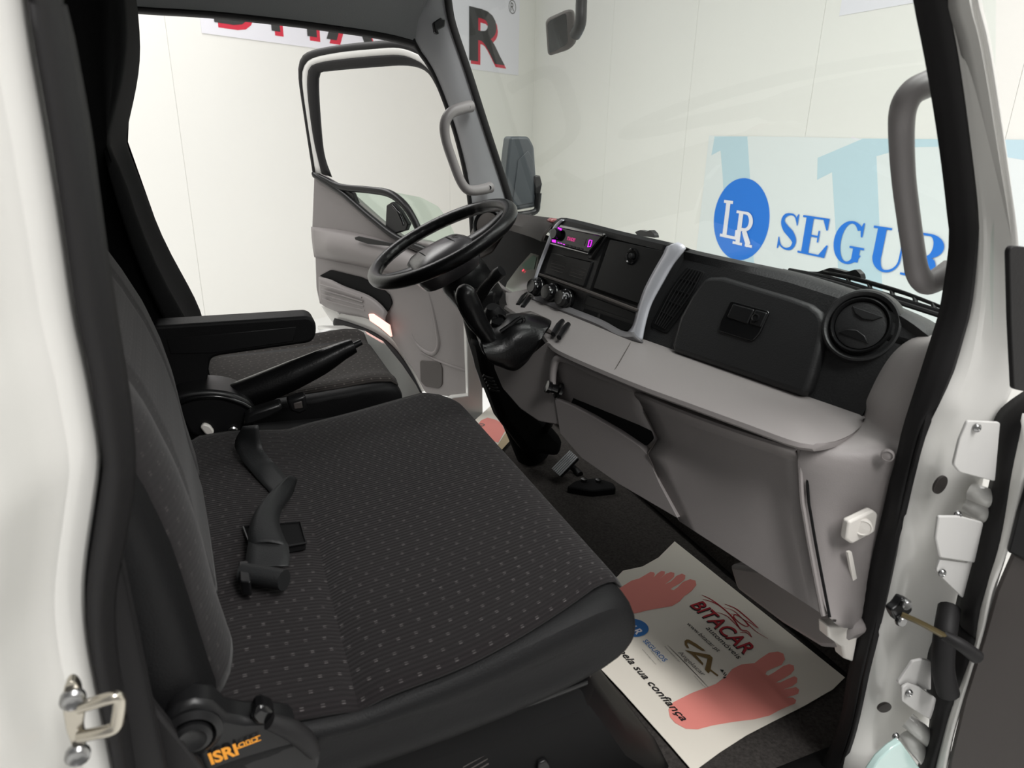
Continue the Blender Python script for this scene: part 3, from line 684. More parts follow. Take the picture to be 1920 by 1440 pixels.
slab('seat_base', [V((-.12, 1.5, .30)), V((.30, 1.5, .30)), V((.33, 1.5, 0)), V((-.15, 1.5, 0))], .46, M['satin'], dsn, d=(0, 1, 0), bev=.01)
arm = slab('armrest', fillet(PL([(285, 612), (580, 593), (593, 604), (593, 630), (583, 643), (520, 652), (408, 668), (394, 674), (388, 715), (378, 745), (320, 745), (296, 650)], y=1.40), [.01, .01, .015, .015, .01, .02, .01, .01, .01, .01, .01, .02]), .065, M['vinyl'], dsn, bev=.008, seg=3, d=(0, 1, 0))
slab('armrest_inlay', PL([(312, 636), (555, 613), (550, 640), (400, 662), (320, 664)], y=1.3985), .003, M['satin'], arm, bev=.001, d=(0, 1, 0))

# hand brake
hb = thing('handbrake', 'black handbrake lever rising between the two seats', 'lever', P(420, 800, y=1.36))
slab('lever_housing', fillet(PL([(322, 745), (345, 736), (395, 731), (440, 738), (478, 758), (480, 800), (455, 818), (360, 822), (340, 790)], y=1.335), .02), .10, M['satin'], hb, bev=.012, seg=3, d=(0, 1, 0))
tube('housing_rim', PL([(330, 758), (365, 746), (410, 744), (450, 755), (470, 766)], y=1.335), .005, M['gloss'], hb)
tube('lever_grip', PL([(405, 762), (445, 745), (500, 724), (550, 703), (600, 680), (640, 659), (664, 648)], y=1.385), [.020, .030, .031, .030, .026, .019, .015], M['leather'], hb, n=16)
tube('release_button', PL([(662, 649), (672, 644), (678, 641)], y=1.385), [.007, .0065, .006], M['satin'], hb)
slab('white_clip', fillet(PL([(375, 802), (382, 795), (394, 799), (402, 810), (397, 819), (385, 815)], y=1.325), .004), .012, M['white'], hb, bev=.003, d=(0, 1, 0))
lathe('housing_bolt', P(437, 808, y=1.335), (0, -1, 0), [(.011, 0), (.011, .006), (.008, .008), (.007, .006), (.001, .006)], M['bolt'], hb, n=12)

# ------------------------------------------------------------------ dashboard
dash = thing('dashboard', 'grey and black truck dashboard running under the windshield', 'dashboard', (0.8, 1.3, 0.3))
FPL = plane3(P(1612, 782, z=.57), P(1265, 660, z=.57), P(1480, 525, z=.73))
FN = FPL[1]
def onF(px, py, lift=0.0): return P(px, py, pl=(FPL[0] + FN * lift, FN))
L1p = [(1768, 640, .685), (1748, 624, .70), (1715, 597, .713), (1680, 578, .719), (1600, 545, .727), (1540, 525, .732), (1480, 508, .737), (1380, 487, .742), (1290, 467, .748), (1262, 459, .752)]
L1 = cat(PV(L1p, 'z'), 4)
L2 = cat([onF(*q) for q in [(1765, 662), (1742, 646), (1705, 622), (1670, 602), (1590, 567), (1530, 549), (1472, 531), (1372, 508), (1290, 488), (1262, 478)]], 4)
rows = [[p + V((.17, 0, -.10)) for p in L1], [p + V((.12, 0, -.045)) for p in L1], [p + V((.05, 0, -.013)) for p in L1], [p + V((.015, 0, -.0025)) for p in L1], L1, [a.lerp(b, .4) + V((-.008, 0, .004)) for a, b in zip(L1, L2)], L2, [p - FN * .012 for p in L2]]
loft('top_pad', rows, M['blackg'], dash, sol=.004, off=1)
slab('face_panel', [onF(*q) for q in [(1768, 668), (1742, 645), (1700, 640), (1660, 695), (1635, 742), (1612, 788), (1505, 749), (1265, 667), (1205, 648), (1215, 590), (1250, 525), (1275, 480), (1300, 486), (1380, 506), (1480, 530), (1600, 568), (1690, 606)]], .03, M['blackg'], dash)
gl = slab('glovebox_door', [onF(a, b, .018) for a, b in [(1331, 517), (1356, 517), (1419, 536), (1481, 554), (1520, 568), (1538, 582), (1546, 600), (1545, 625), (1537, 660), (1526, 700), (1517, 728), (1503, 743), (1385, 702), (1262, 660), (1258, 645), (1272, 595), (1294, 554), (1312, 529), (1320, 521)]], .025, M['black'], dash, bev=.010, seg=4)
slab('latch_recess', fillet([onF(a, b, .0215) for a, b in [(1370, 563), (1443, 583), (1424, 625), (1410, 640), (1346, 620), (1350, 603)]], .006), .01, M['gloss'], gl, bev=.0015)
lh = slab('latch_handle', fillet([onF(a, b, .024) for a, b in [(1374, 569), (1414, 580), (1401, 607), (1362, 594)]], .003), .006, M['satin'], gl, bev=.002)
slab('latch_lock', fillet([onF(a, b, .024) for a, b in [(1416, 580), (1438, 586), (1426, 613), (1404, 606)]], .003), .006, M['satin'], gl, bev=.002)
lathe('lock_cylinder', onF(1417, 596, .024), FN, [(.007, 0), (.007, .002), (.0055, .0025), (.005, .001), (.001, .001)], M['satin'], gl, n=16)
# louvre vent
lv = slab('louvre_vent', fillet([onF(a, b, .003) for a, b in [(1287, 500), (1321, 509), (1302, 548), (1270, 598), (1248, 626), (1221, 614), (1222, 604), (1247, 556), (1268, 524)]], .006), .02, M['dark'], dash, bev=.002)
for i in range(6):
    t = (i + .5) / 6
    a = onF(1289 + 30 * t, 503 + 8 * t, .005); b = onF(1258 + 37 * t, 541 + 15 * t, .005); c = onF(1226 + 22 * t, 606 + 12 * t, .005)
    tube('slat', [a, b, c], .0016, M['satin'], lv, n=6, sm=4)
for t in (.18, .38, .58, .78):
    a = onF(1289 - 62 * t, 503 + 104 * t, .0055); b = onF(1319 - 70 * t, 511 + 108 * t, .0055)
    tube('cross_slat', [a, b], .0009, M['satin'], lv, n=6, sm=0)
# round vent
vc = onF(1617, 613, .0); VA = (FN + V((-.1, -.28, .05))).normalized()
rv = lathe('round_vent', vc - VA * .010, VA, [(.059, 0), (.058, .012), (.054, .022), (.051, .023), (.046, .020), (.043, .010), (.001, .010)], M['black'], dash, n=48)
lathe('vent_ring', vc + VA * .003, VA, [(.042, 0), (.042, .012), (.040, .0145), (.037, .010), (.037, 0)], M['satin'], rv, n=48)
lathe('vent_disc', vc + VA * .003, VA, [(.0355, 0), (.0355, .009), (.031, .0105), (.001, .012)], M['black'], rv, n=40)
vu = (V((0, -1, 0)) - VA * V((0, -1, 0)).dot(VA)).normalized(); vw = VA.cross(vu)
def von(a, b, h=.0095): return vc + vu * a + vw * b + VA * (h + .007)
sg_ = 1 if vw.z > 0 else -1
for s in (1, -1):
    pts = [von(-.023, sg_ * s * .022, .0085), von(.023, sg_ * s * .022, .0085), von(.014, sg_ * s * .013, .0105), von(0, sg_ * s * .009, .0108), von(-.014, sg_ * s * .013, .0105)]
    slab('vent_flap', pts, .004, M['satin'], rv, bev=.001)
# shelf and its rolled front lip
L3 = cat(PV([(1617, 787, .568), (1612, 783, .57), (1505, 745, .57), (1400, 708, .57), (1265, 663, .57), (1210, 642, .57), (1180, 634, .57), (1120, 614, .572), (1045, 585, .575), (1006, 565, .578), (984, 545, .58), (948, 550, .58)], 'z'), 5)
L4 = cat(PV([(1614, 792, .562), (1585, 817, .56), (1540, 833, .559), (1495, 831, .559), (1400, 797, .559), (1290, 757, .559), (1200, 724, .559), (1110, 687, .559), (1052, 661, .560), (1034, 648, .562), (1012, 622, .565), (985, 600, .57), (948, 575, .575)], 'z'), 5)
L3 = resamp(L3, 60); L4 = resamp(L4, 60)
rows = [[p + V((.02, 0, 0)) for p in L3], L3, [a.lerp(b, .5) for a, b in zip(L3, L4)], [p + V((.004, 0, .0008)) for p in L4], L4, [p + V((-.0015, -.0005, -.003)) for p in L4], [p + V((.004, 0, -.0065)) for p in L4], [p + V((.03, .01, -.008)) for p in L4]]
loft('shelf', rows, M['grey'], dash, sol=.003, off=1)
# lower panel on the passenger side
LPP = plane3(P(1500, 838, z=.540), P(1210, 733, z=.540), P(1540, 1145, z=.33)); LN = LPP[1]
def onL(px, py, lift=0.0): return P(px, py, pl=(LPP[0] + LN * lift, LN))
Lrow = [((1503, 838), (1203, 733), 0.0, 0.0), ((1504, 870), (1206, 768), -.008, -.010), ((1508, 930), (1233, 823), -.012, -.014), ((1512, 965), (1214, 851), -.010, .004), ((1524, 1035), (1239, 908), -.008, -.004), ((1547, 1155), (1273, 977), -.006, -.006)]
def lrow(k, n=9):
    a, b, la, lb2 = Lrow[k]
    out = []
    for i in range(n):
        t = i / (n - 1); sag = 4 * t * (1 - t) * (5 if k == 0 else 0)
        out.append(onL(a[0] + (b[0] - a[0]) * t, a[1] + (b[1] - a[1]) * t + sag, la + (lb2 - la) * t ** 2))
    return out
top = lrow(0)
rows = [[p - LN * .03 for p in top], [p + LN * .006 for p in top], [p + LN * .017 + V((0, 0, .0)) for p in top], [p + LN * .020 + V((0, 0, -.004)) for p in top], [p + LN * .017 + V((0, 0, -.009)) for p in top], [p + LN * .004 + V((0, 0, -.018)) for p in top]] + [lrow(k) for k in (1, 2, 3, 4, 5)] + [[p - LN * .05 for p in lrow(5)]]
loft('lower_panel', rows, M['grey'], dash, sol=.004, off=1)
gq = [onL(a, b, .005) for a, b in [(1504, 840), (1508, 930), (1513, 965), (1525, 1035), (1548, 1155)]]
tube('panel_edge', [p + V((-.003, .002, 0)) for p in gq], .0034, M['grey'], dash, n=8)
tube('panel_gap', [p + V((.0035, -.004, 0)) for p in gq], .0020, M['dark'], dash, n=6)
tube('panel_seam', [onL(a, b, l) for a, b, l in [(1203, 734, .001), (1206, 768, -.009), (1233, 823, -.013), (1214, 851, .004), (1239, 908, -.003), (1272, 974, -.005)]], .0011, M['greyd'], dash, n=6, sm=0)
tube('shelf_seam', [P(1182, 643, z=.5708), P(1163, 676, z=.567), P(1149, 699, z=.5612)], .0009, M['greyd'], dash, n=6, sm=3)
# centre panel with the open pocket
LC = (LPP[0] - LN * .004, LN)
def onC(px, py, lift=0.0): return P(px, py, pl=(LC[0] + LN * lift, LN))
def crow(a, b, l, n=8): return [onC(a[0] + (b[0] - a[0]) * k / (n - 1), a[1] + (b[1] - a[1]) * k / (n - 1), l) for k in range(n)]
loft('pocket_back', [crow((1040, 662), (1203, 735), -.02), crow((1040, 668), (1203, 738), .006), crow((1040, 690), (1204, 755), -.002), crow((1042, 715), (1208, 775), -.008), crow((1052, 745), (1236, 825), -.016), crow((1060, 775), (1238, 850), -.02)], M['grey'], dash, sol=.003, off=1)
tube('fascia_lip', [onC(a, b, .012) for a, b in [(1203, 737), (1160, 718), (1110, 697), (1066, 676), (1046, 672), (1038, 690), (1036, 715), (1038, 738)]], [.005, .006, .0065, .007, .008, .008, .007, .005], M['grey'], dash, n=10)
slab('pocket_shade', fillet([onC(a, b, -.010) for a, b in [(1079, 737), (1105, 752), (1222, 808), (1225, 822), (1211, 836), (1200, 832), (1105, 781), (1069, 760)]], .004), .004, M['dark'], dash)  # flat dark sheet, paints the shade inside the pocket
slab('pocket_front', fillet([onC(a, b, .006) for a, b in [(1040, 748), (1072, 761), (1105, 778), (1155, 807), (1198, 836), (1213, 851), (1237, 908), (1271, 972), (1160, 907), (1090, 858), (1050, 812), (1046, 785)]], .004), .02, M['grey'], dash, bev=.004, seg=3)
slab('column_cover', fillet([onC(a, b, .004) for a, b in [(1040, 650), (1026, 640), (1000, 662), (966, 694), (945, 686), (926, 668), (926, 690), (942, 728), (975, 766), (1010, 790), (1044, 796), (1050, 775), (1037, 745), (1036, 720), (1040, 690), (1046, 668)]], .006), .05, M['grey'], dash, bev=.008, seg=3)
slab('column_backing', [onC(a, b, -.03) for a, b in [(985, 600), (1060, 640), (1075, 700), (960, 735), (925, 680)]], .02, M['greyd'], dash)
sk = lathe('power_socket', onC(1050, 733, .0), LN + V((-.2, .5, .3)), [(.016, 0), (.016, .006), (.010, .008), (.009, .02), (.012, .022), (.012, .03), (.001, .031)], M['gloss'], dash, n=20)
# grey end panel wrapping round to the door seal
le = [onF(1748, 634), onF(1712, 640), onF(1680, 664), onF(1655, 700), onF(1633, 745), P(1615, 788, z=.562), P(1584, 821, z=.552), P(1506, 845, z=.54), onL(1509, 930, -.004), onL(1520, 1020, -.004), onL(1538, 1105, -.004), onL(1562, 1166, -.004)]
ri = PL([(1762, 655), (1750, 672), (1735, 705), (1722, 745), (1706, 790), (1698, 820), (1690, 850), (1682, 885), (1666, 950), (1650, 1020), (1632, 1100), (1612, 1175)], y=.578)
le = cat(le, 4); ri = cat(ri, 4)
rows = [[p + V((.04, .02, 0)) for p in le], le, [a.lerp(b, .12) + V((-.004, -.004, 0)) for a, b in zip(le, ri)], [a.lerp(b, .4) + V((-.010, -.004, 0)) for a, b in zip(le, ri)], [a.lerp(b, .7) + V((-.008, -.002, 0)) for a, b in zip(le, ri)], ri, [p + V((.03, .0, 0)) for p in ri]]
endp = loft('end_panel', rows, M['grey'], dash, sol=.004, off=1)
lathe('screw_cap', P(1664, 853, y=.580), V((-.75, -.6, .1)), [(.0085, 0), (.0085, .005), (.0065, .006), (.006, .004), (.001, .005)], M['grey'], endp, n=20)
cl = slab('courtesy_switch', fillet(PL([(1592, 979), (1638, 957), (1647, 964), (1641, 998), (1598, 1021), (1587, 1013)], y=.574), .004), .012, M['white'], endp, bev=.003)
lathe('switch_dial', P(1618, 988, y=.573), V((-.7, -.7, .05)), [(.012, -.004), (.012, .003), (.0105, .004), (.009, .003), (.001, .004)], M['white'], cl, n=24)
slab('white_slot', fillet(PL([(1590, 1036), (1597, 1034), (1609, 1096), (1608, 1104), (1602, 1104)], y=.576), .002), .004, M['white'], endp)
slab('kick_panel', [P(a, b, x=.775) for a, b in [(1366, 1058), (1380, 1105), (1466, 1170), (1539, 1215), (1566, 1217), (1600, 1190), (1575, 1140), (1450, 1070)]], .15, M['grey'], dash, bev=.008, d=(1, 0, 0))
slab('white_bracket', PL([(1553, 1174), (1611, 1174), (1607, 1205), (1600, 1242), (1584, 1236), (1580, 1214), (1554, 1196)], y=.570), .02, M['white'], dash, bev=.003)

# centre stack
CP = plane3(V((.775, 1.11, .746)), V((.727, 1.13, .57)), V((.67, 1.47, .58))); CN = CP[1]
def onS(px, py, lift=0.0): return P(px, py, pl=(CP[0] + CN * lift, CN))
cs = slab('centre_stack', fillet([onS(*q) for q in [(1046, 418), (1062, 412), (1160, 436), (1262, 460), (1248, 500), (1225, 555), (1200, 606), (1184, 636), (1110, 614), (1040, 582), (996, 552), (1002, 520), (1020, 466)]], .01), .05, M['black'], dash, bev=.004)
# hood of the stack
h1 = cat([onS(1040, 418, -.02), onS(1062, 411, -.004), onS(1160, 435, -.004), onS(1264, 459, -.004)], 5)
loft('stack_hood', [[p + V((.18, 0, -.11)) for p in h1], [p + V((.12, 0, -.05)) for p in h1], [p + V((.04, 0, -.013)) for p in h1], [p + V((.012, 0, -.003)) for p in h1], h1, [p - V((.006, 0, .004)) for p in h1], [p - V((.008, 0, .012)) for p in h1], [p - V((.000, 0, .016)) for p in h1]], M['black'], dash, sol=.003, off=1)
strip('silver_trim', [onS(a, b, .002) for a, b in [(1253, 464), (1244, 480), (1225, 513), (1208, 547), (1198, 580), (1190, 611), (1176, 630)]], [onS(a, b, .0) for a, b in [(1272, 456), (1285, 465), (1262, 497), (1242, 532), (1221, 572), (1210, 609), (1204, 638)]], M['silver'], dash, .004, CN, sol=.006)
strip('silver_bevel', [onS(a, b, .0015) for a, b in [(1250, 463), (1241, 480), (1222, 513), (1205, 547), (1195, 580), (1187, 611), (1172, 628)]], [onS(a, b, .0058) for a, b in [(1259, 460), (1253, 482), (1235, 514), (1217, 548), (1205, 581), (1197, 612), (1186, 634)]], M['bevelgrey'], dash, .001, CN, sol=.003)
strip('lower_trim', [onS(a, b, .004) for a, b in [(1190, 622), (1168, 622), (1129, 601), (1081, 582), (1040, 566), (1004, 552)]], [onS(a, b, .008) for a, b in [(1206, 642), (1170, 641), (1129, 619), (1081, 600), (1040, 585), (1002, 569)]], M['midgrey'], dash, .008, CN, sol=.004)
strip('thin_silver_trim', [onS(a, b, .004) for a, b in [(1054, 412), (1043, 420), (1034, 434), (1023, 463), (1010, 497), (1002, 524)]], [onS(a, b, .006) for a, b in [(1058, 413), (1048, 422), (1039, 436), (1028, 465), (1015, 498), (1006, 524)]], M['silver'], dash, .003, CN, sol=.003)
bl = slab('blank_panel', [onS(a, b, .004) for a, b in [(1033, 473), (1110, 491), (1094, 538), (1021, 513)]], .006, M['satin'], cs, bev=.002)
for k in range(4):
    for a0, a1 in ((.08, .42), (.58, .92)):
        t0 = .34 + .13 * k
        def q_(u, t): return onS((1033 + 77 * u) + (-12 - 4 * u) * t, (473 + 18 * u) + (40 + 7 * u) * t, .0046)
        tube('groove_line', [q_(a0, t0), q_(a1, t0)], .0006, M['greyd'], bl, n=6, sm=0)
ld = slab('storage_lid', fillet([onS(a, b, .004) for a, b in [(1143, 449), (1246, 471), (1202, 571), (1112, 540)]], .003), .006, M['satin'], cs, bev=.002)
slab('lid_shadow_gap', [onS(a, b, .001) for a, b in [(1139, 444), (1252, 468), (1204, 577), (1106, 543)]], .002, M['dark'], cs)
lk = lathe('lid_lock', onS(1185, 481, .004), CN, [(.017, 0), (.017, .002), (.015, .003), (.013, .0005), (.001, .0005)], M['gloss'], ld, n=24)
lathe('lock_key_tab', onS(1187, 481, .004), CN, [(.006, 0), (.006, .008), (.004, .010), (.001, .010)], M['satin'], lk, n=16)
tube('stack_bar', [onS(1012, 515, .004), onS(1100, 546, .006), onS(1197, 583, .004)], .004, M['greyd'], cs, n=8)
for (a, b) in ((1008, 537), (1035, 548), (1061, 559)):
    kb = lathe('heater_knob', onS(a + 5, b + 2, .0), CN, [(.023, 0), (.023, .010), (.021, .013), (.019, .014), (.0175, .026), (.015, .029), (.001, .029)], M['gloss'], dash, n=28)
    c0 = onS(a, b, .0300); d1 = (onS(a + 10, b + 3, .03) - c0).normalized(); d2 = CN.cross(d1)
    if a == 1061:
        A_ = [c0 + d1 * .0125 * math.cos(t) + d2 * .0125 * math.sin(t) for t in [math.radians(20 + 10 * q) for q in range(19)]]
        B_ = [c0 + d1 * .0095 * math.cos(t) + d2 * .0095 * math.sin(t) for t in [math.radians(20 + 10 * q) for q in range(19)]]
        loft('dial_arc', [A_, B_], M['mark'], kb, smooth=False)
    flat('dial_mark', [c0 - d1 * .0015 - d2 * .002, c0 + d1 * .0015 - d2 * .002, c0 + d1 * .0015 + d2 * .002, c0 - d1 * .0015 + d2 * .002], M['mark'], kb, th=.0004)
slab('lower_slot', fillet([onS(a, b, .003) for a, b in [(1095, 578), (1190, 610), (1180, 618), (1168, 620), (1090, 594)]], .003), .004, M['dark'], cs)
slab('slot_divider', [onS(a, b, .005) for a, b in [(1122, 588), (1126, 589), (1122, 604), (1117, 603)]], .005, M['satin'], cs)
slab('upper_slot', fillet([onS(a, b, .003) for a, b in [(1100, 553), (1194, 588), (1190, 603), (1096, 571)]], .003), .004, M['satin'], cs, bev=.001)
# switches in the shelf
for i, (a, b, c, d_) in enumerate(((988, 551, 971, 572), (995, 556, 980, 576), (1055, 602, 1037, 627), (1066, 608, 1048, 633))):
    p0, p1 = P(a, b, z=.580), P(c, d_, z=.578)
    tube('rocker_switch', [p0, p0.lerp(p1, .5) + V((0, 0, .002)), p1], [.0055, .007, .0055], M['satin'], dash, n=10, flat=.8)
# instrument side
hd = cat([P(1046, 413, y=1.50), P(1010, 408, y=1.70), P(975, 404, y=1.92), P(955, 402, y=2.0)], 5)
h2 = cat([P(1024, 440, y=1.50), P(1000, 432, y=1.66), P(962, 422, y=1.86), P(945, 418, y=1.98)], 5)
h3 = cat([P(1019, 452, y=1.51), P(995, 442, y=1.67), P(960, 431, y=1.87), P(943, 427, y=1.98)], 5)
loft('instrument_hood', [[p + V((.16, 0, -.08)) for p in hd], [p + V((.10, 0, -.03)) for p in hd], [p + V((.02, 0, -.003)) for p in hd], hd, h2, h3, [p + V((.06, 0, -.004)) for p in h3]], M['greyd'], dash, sol=.004, off=1)
slab('instrument_well', [P(a, b, x=.86) for a, b in [(900, 440), (960, 426), (1030, 450), (1020, 520), (1000, 560), (930, 600), (880, 560)]], .03, M['dark'], dash, d=(1, 0, 0))
IP = plane3(P(1000, 470, x=.80), P(945, 545, x=.70), P(1004, 530, x=.72))
slab('gauge_lens', [P(a, b, pl=IP) for a, b in [(944, 548), (950, 530), (972, 500), (996, 473), (1010, 478), (1004, 520), (992, 546), (976, 554)]], .008, M['lens'], dash, bev=.002)
gn = IP[1]
slab('gauge_face', [P(a, b, pl=(IP[0] + gn * .002, gn)) for a, b in [(978, 497), (1000, 478), (1006, 482), (1001, 505), (985, 506)]], .002, M['lensg'], dash)
lathe('warning_light', P(981, 507, pl=(IP[0] + gn * .003, gn)), gn, [(.0035, 0), (.0035, .001), (.001, .0015)], M['led'], dash, n=14)
tube('cluster_rim', [P(a, b, pl=(IP[0] + gn * .004, gn)) for a, b in [(932, 530), (950, 546), (968, 555), (985, 560)]], .006, M['grey'], dash)
# round vent at the far end
ev = slab('far_end_housing', fillet([P(a, b, y=2.0) for a, b in [(882, 470), (890, 448), (903, 418), (925, 404), (948, 402), (958, 410), (948, 440), (925, 475), (895, 490)]], .01), .06, M['greyd'], dash, bev=.008)
va = V((-.75, -.62, .2)).normalized(); vq = P(916, 423, y=1.985)
rv2 = lathe('far_round_vent', vq, va, [(.052, -.01), (.052, .006), (.047, .010), (.043, .004), (.043, 0), (.001, 0)], M['satin'], dash, n=32)
lathe('vent_disc', vq, va, [(.038, 0), (.038, .006), (.033, .008), (.001, .009)], M['greyd'], rv2, n=28)
# red lens on the dash top
slab('red_reflector', PL([(1030, 414), (1036, 410), (1050, 411), (1046, 418), (1032, 418)], y=1.5), .02, M['reflex'], dash, bev=.003)
slab('dash_side_plate', PL([(866, 585), (876, 590), (898, 665), (913, 725), (905, 728), (893, 690), (878, 640)], y=1.9), .01, M['grey'], dash, bev=.002)

# car radio
rd = thing('car_radio', 'car radio with glowing magenta buttons in the upper centre stack', 'radio', onS(1080, 460, 0))
slab('radio_body', [onS(a, b, .014) for a, b in [(1047, 423), (1131, 440), (1103, 474), (1033, 455)]], .02, M['gloss'], rd, bev=.002)
slab('radio_sleeve', [onS(a, b, .008) for a, b in [(1128, 440), (1136, 442), (1108, 486), (1099, 484)]], .02, M['satin'], rd, bev=.002)
slab('chrome_strip', [onS(a, b, .020) for a, b in [(1050, 421), (1132, 438), (1129, 444), (1047, 427)]], .008, M['bolt'], rd, bev=.002)
slab('chrome_strip', [onS(a, b, .018) for a, b in [(1032, 455), (1102, 474), (1101, 477), (1031, 458)]], .006, M['bolt'], rd, bev=.001)
slab('display', [onS(a, b, .0148) for a, b in [(1063, 439), (1099, 448), (1095, 461), (1059, 451)]], .002, M['screen'], rd)
o_ = onS(1063, 450, .0155); r_ = (onS(1080, 454, .0155) - o_).normalized()
u_ = CN.cross(r_)
text('display_text', 'STANDBY', o_, r_, u_, .011, M['pink'], rd, bold=.006, th=.0004, sx=.62)
lathe('volume_knob', onS(1046, 440, .014), CN, [(.013, 0), (.013, .012), (.011, .014), (.001, .014)], M['gloss'], rd, n=24)
for a, b, s in ((1049, 429, 3.2), (1038, 452, 3.2)):
    slab('lit_button', [onS(a + i * s, b + j * s * .9, .0152) for i, j in ((-1, -1), (1, -.6), (1, 1), (-1, .6))], .002, M['mag'], rd)
tube('lit_button_outline', [onS(a, b, .0152) for a, b in [(1106, 450), (1110, 451), (1107, 462), (1102, 463), (1105, 450)]], .0009, M['mag'], rd, n=6, sm=0)
for a, b in ((1047, 455), (1052, 456), (1057, 458)):
    slab('lit_legend', [onS(a - 1.4, b - .7, .0152), onS(a + 1.4, b, .0152), onS(a + 1.4, b + 1.1, .0152), onS(a - 1.4, b + .4, .0152)], .001, M['mag'], rd)
for k in range(5):
    slab('preset_button', [onS(1062 + 7 * k + i * 2.4, 459 + 1.9 * k + j * 1.6 + i * .6, .0155) for i, j in ((-1, -1), (1, -1), (1, 1), (-1, 1))], .002, M['satin'], rd, bev=.0005)

# ------------------------------------------------------------------ steering wheel
c0 = V((.522, 1.754, .679)); al = math.radians(27)
SN = V((-math.sin(al), 0, math.cos(al))); SU = V((math.cos(al), 0, math.sin(al))); SV_ = SN.cross(SU)
sw = thing('steering_wheel', 'black steering wheel with ribbed rim in front of the driver seat', 'steering wheel', c0 - SN * .5)
rows = []
for i in range(97):
    a = 2 * math.pi * i / 96; ra_ = .019
    grip = abs(math.sin(a)) > .45
    bump = .0012 * math.sin(a * 60) if grip else 0
    d_ = SU * math.cos(a) + SV_ * math.sin(a); row = []
    for j in range(14):
        b = 2 * math.pi * j / 14
        inner = max(0, -math.cos(b)) * bump * 1.6
        row.append(c0 + d_ * (.197 + (ra_ * math.cos(b)) + inner) + SN * (ra_ * .92 * math.sin(b)))
    rows.append(row)
loft('rim', rows, M['leather'], sw, cu=True, uvs=False)
hc = c0 - SN * .032
prof = []
rows = []
for k, (s, h) in enumerate(((.92, -.05), (1, -.03), (1.0, -.002), (.96, .012), (.82, .022), (.5, .030), (.02, .033))):
    row = []
    for i in range(40):
        a = 2 * math.pi * i / 40; ca, sa = math.cos(a), math.sin(a)
        ex = .6
        x = math.copysign(abs(ca) ** ex, ca) * .092; y = math.copysign(abs(sa) ** ex, sa) * .088
        row.append(hc + SU * (x * s - .020) + SV_ * (y * s) + SN * h)
    rows.append(row)
hub = loft('horn_pad', rows, M['hub'], sw, cu=True, cap=True, uvs=False)
o_ = P(786, 470, pl=(hc + SN * .031, SN)); r_ = -SV_
text('hub_lettering', 'SRS AIRBAG', hc - SU * .045 - SV_ * .035 + SN * .0305, SV_, SU, .012, M['greyd'], hub, th=.0008)
tube('hub_emblem', [hc + SU * (.035 + .012 * math.cos(t)) + SV_ * .012 * math.sin(t) + SN * .029 for t in [math.pi / 2 + 2 * math.pi * k / 3 for k in range(4)]], .001, M['greyd'], hub, n=6, sm=0)
for u0, vv, l in ((.022, .0, .062), (-.060, .0, .058)):
    tube('pad_seam', [hc + SU * (u0 + .004) + SV_ * (-l) + SN * .021, hc + SU * u0 + SV_ * (-l * .5) + SN * .0295, hc + SU * u0 + SN * .0315, hc + SU * u0 + SV_ * (l * .5) + SN * .0295, hc + SU * (u0 + .004) + SV_ * l + SN * .021], .0012, M['dark'], hub, n=6)
for a in (180, -12):
    a = math.radians(a); d_ = SU * math.cos(a) + SV_ * math.sin(a)
    tube('spoke', [hc + d_ * .05 - SN * .005, hc + d_ * .12 + SN * .004, c0 + d_ * .192 - SN * .004], [.034, .028, .022], M['satin'], sw, n=12, flat=.5, up=SN)
tube('column_shroud', [hc - SN * .03, hc - SN * .07 + V((.01, 0, 0)), hc - SN * .16 + V((.03, 0, 0))], [.05, .07, .065], M['satin'], sw, n=20)
tube('column_tube', [hc - SN * .15 + V((.02, 0, 0)), P(930, 690, y=1.72), P(965, 770, y=1.74), P(1000, 850, y=1.76)], [.055, .05, .05, .055], M['dark'], sw, n=16)
stk = thing('column_stalk', 'black column switch stalk with ribbed end beside the gear lever', 'stalk', P(900, 580, y=1.6))
tube('stalk_arm', [P(880, 585, y=1.62), P(905, 545, y=1.58), P(925, 522, y=1.55)], [.016, .016, .013], M['satin'], stk, n=14)
tube('stalk_end', [P(922, 525, y=1.555), P(932, 515, y=1.54), P(941, 508, y=1.53)], [.014, .0155, .014], M['satin'], stk, n=14)
box('ignition_barrel', P(905, 575, y=1.62), (.06, .05, .09), M['satin'], stk, bev=.012)

# gear lever
gv = thing('gear_lever', 'tall black gear knob rising from a creased leather gaiter on the dash', 'gear lever', P(940, 660, y=1.2))
tube('gear_knob', [P(866, 536, y=1.20), P(871, 548, y=1.20), P(880, 572, y=1.20), P(893, 600, y=1.20), P(908, 622, y=1.20), P(920, 640, y=1.20)], [.008, .0195, .0222, .0205, .0165, .013], M['leather'], gv, n=20)
tube('knob_piping', [P(851, 545, y=1.186), P(856, 568, y=1.18), P(870, 596, y=1.18), P(890, 620, y=1.182)], .0014, M['gloss'], gv, n=6)
lathe('lever_collar', P(928, 600, y=1.32), V((-.3, -.3, .9)), [(.030, -.05), (.028, -.02), (.02, .0), (.026, .012), (.018, .028), (.012, .036), (.001, .036)], M['satin'], gv, n=20)
lathe('collar_ring', P(935, 602, y=1.25), V((-.35, -.4, .85)), [(.018, -.012), (.018, .0), (.014, .005), (.011, .0), (.001, .0)], M['gloss'], gv, n=20)
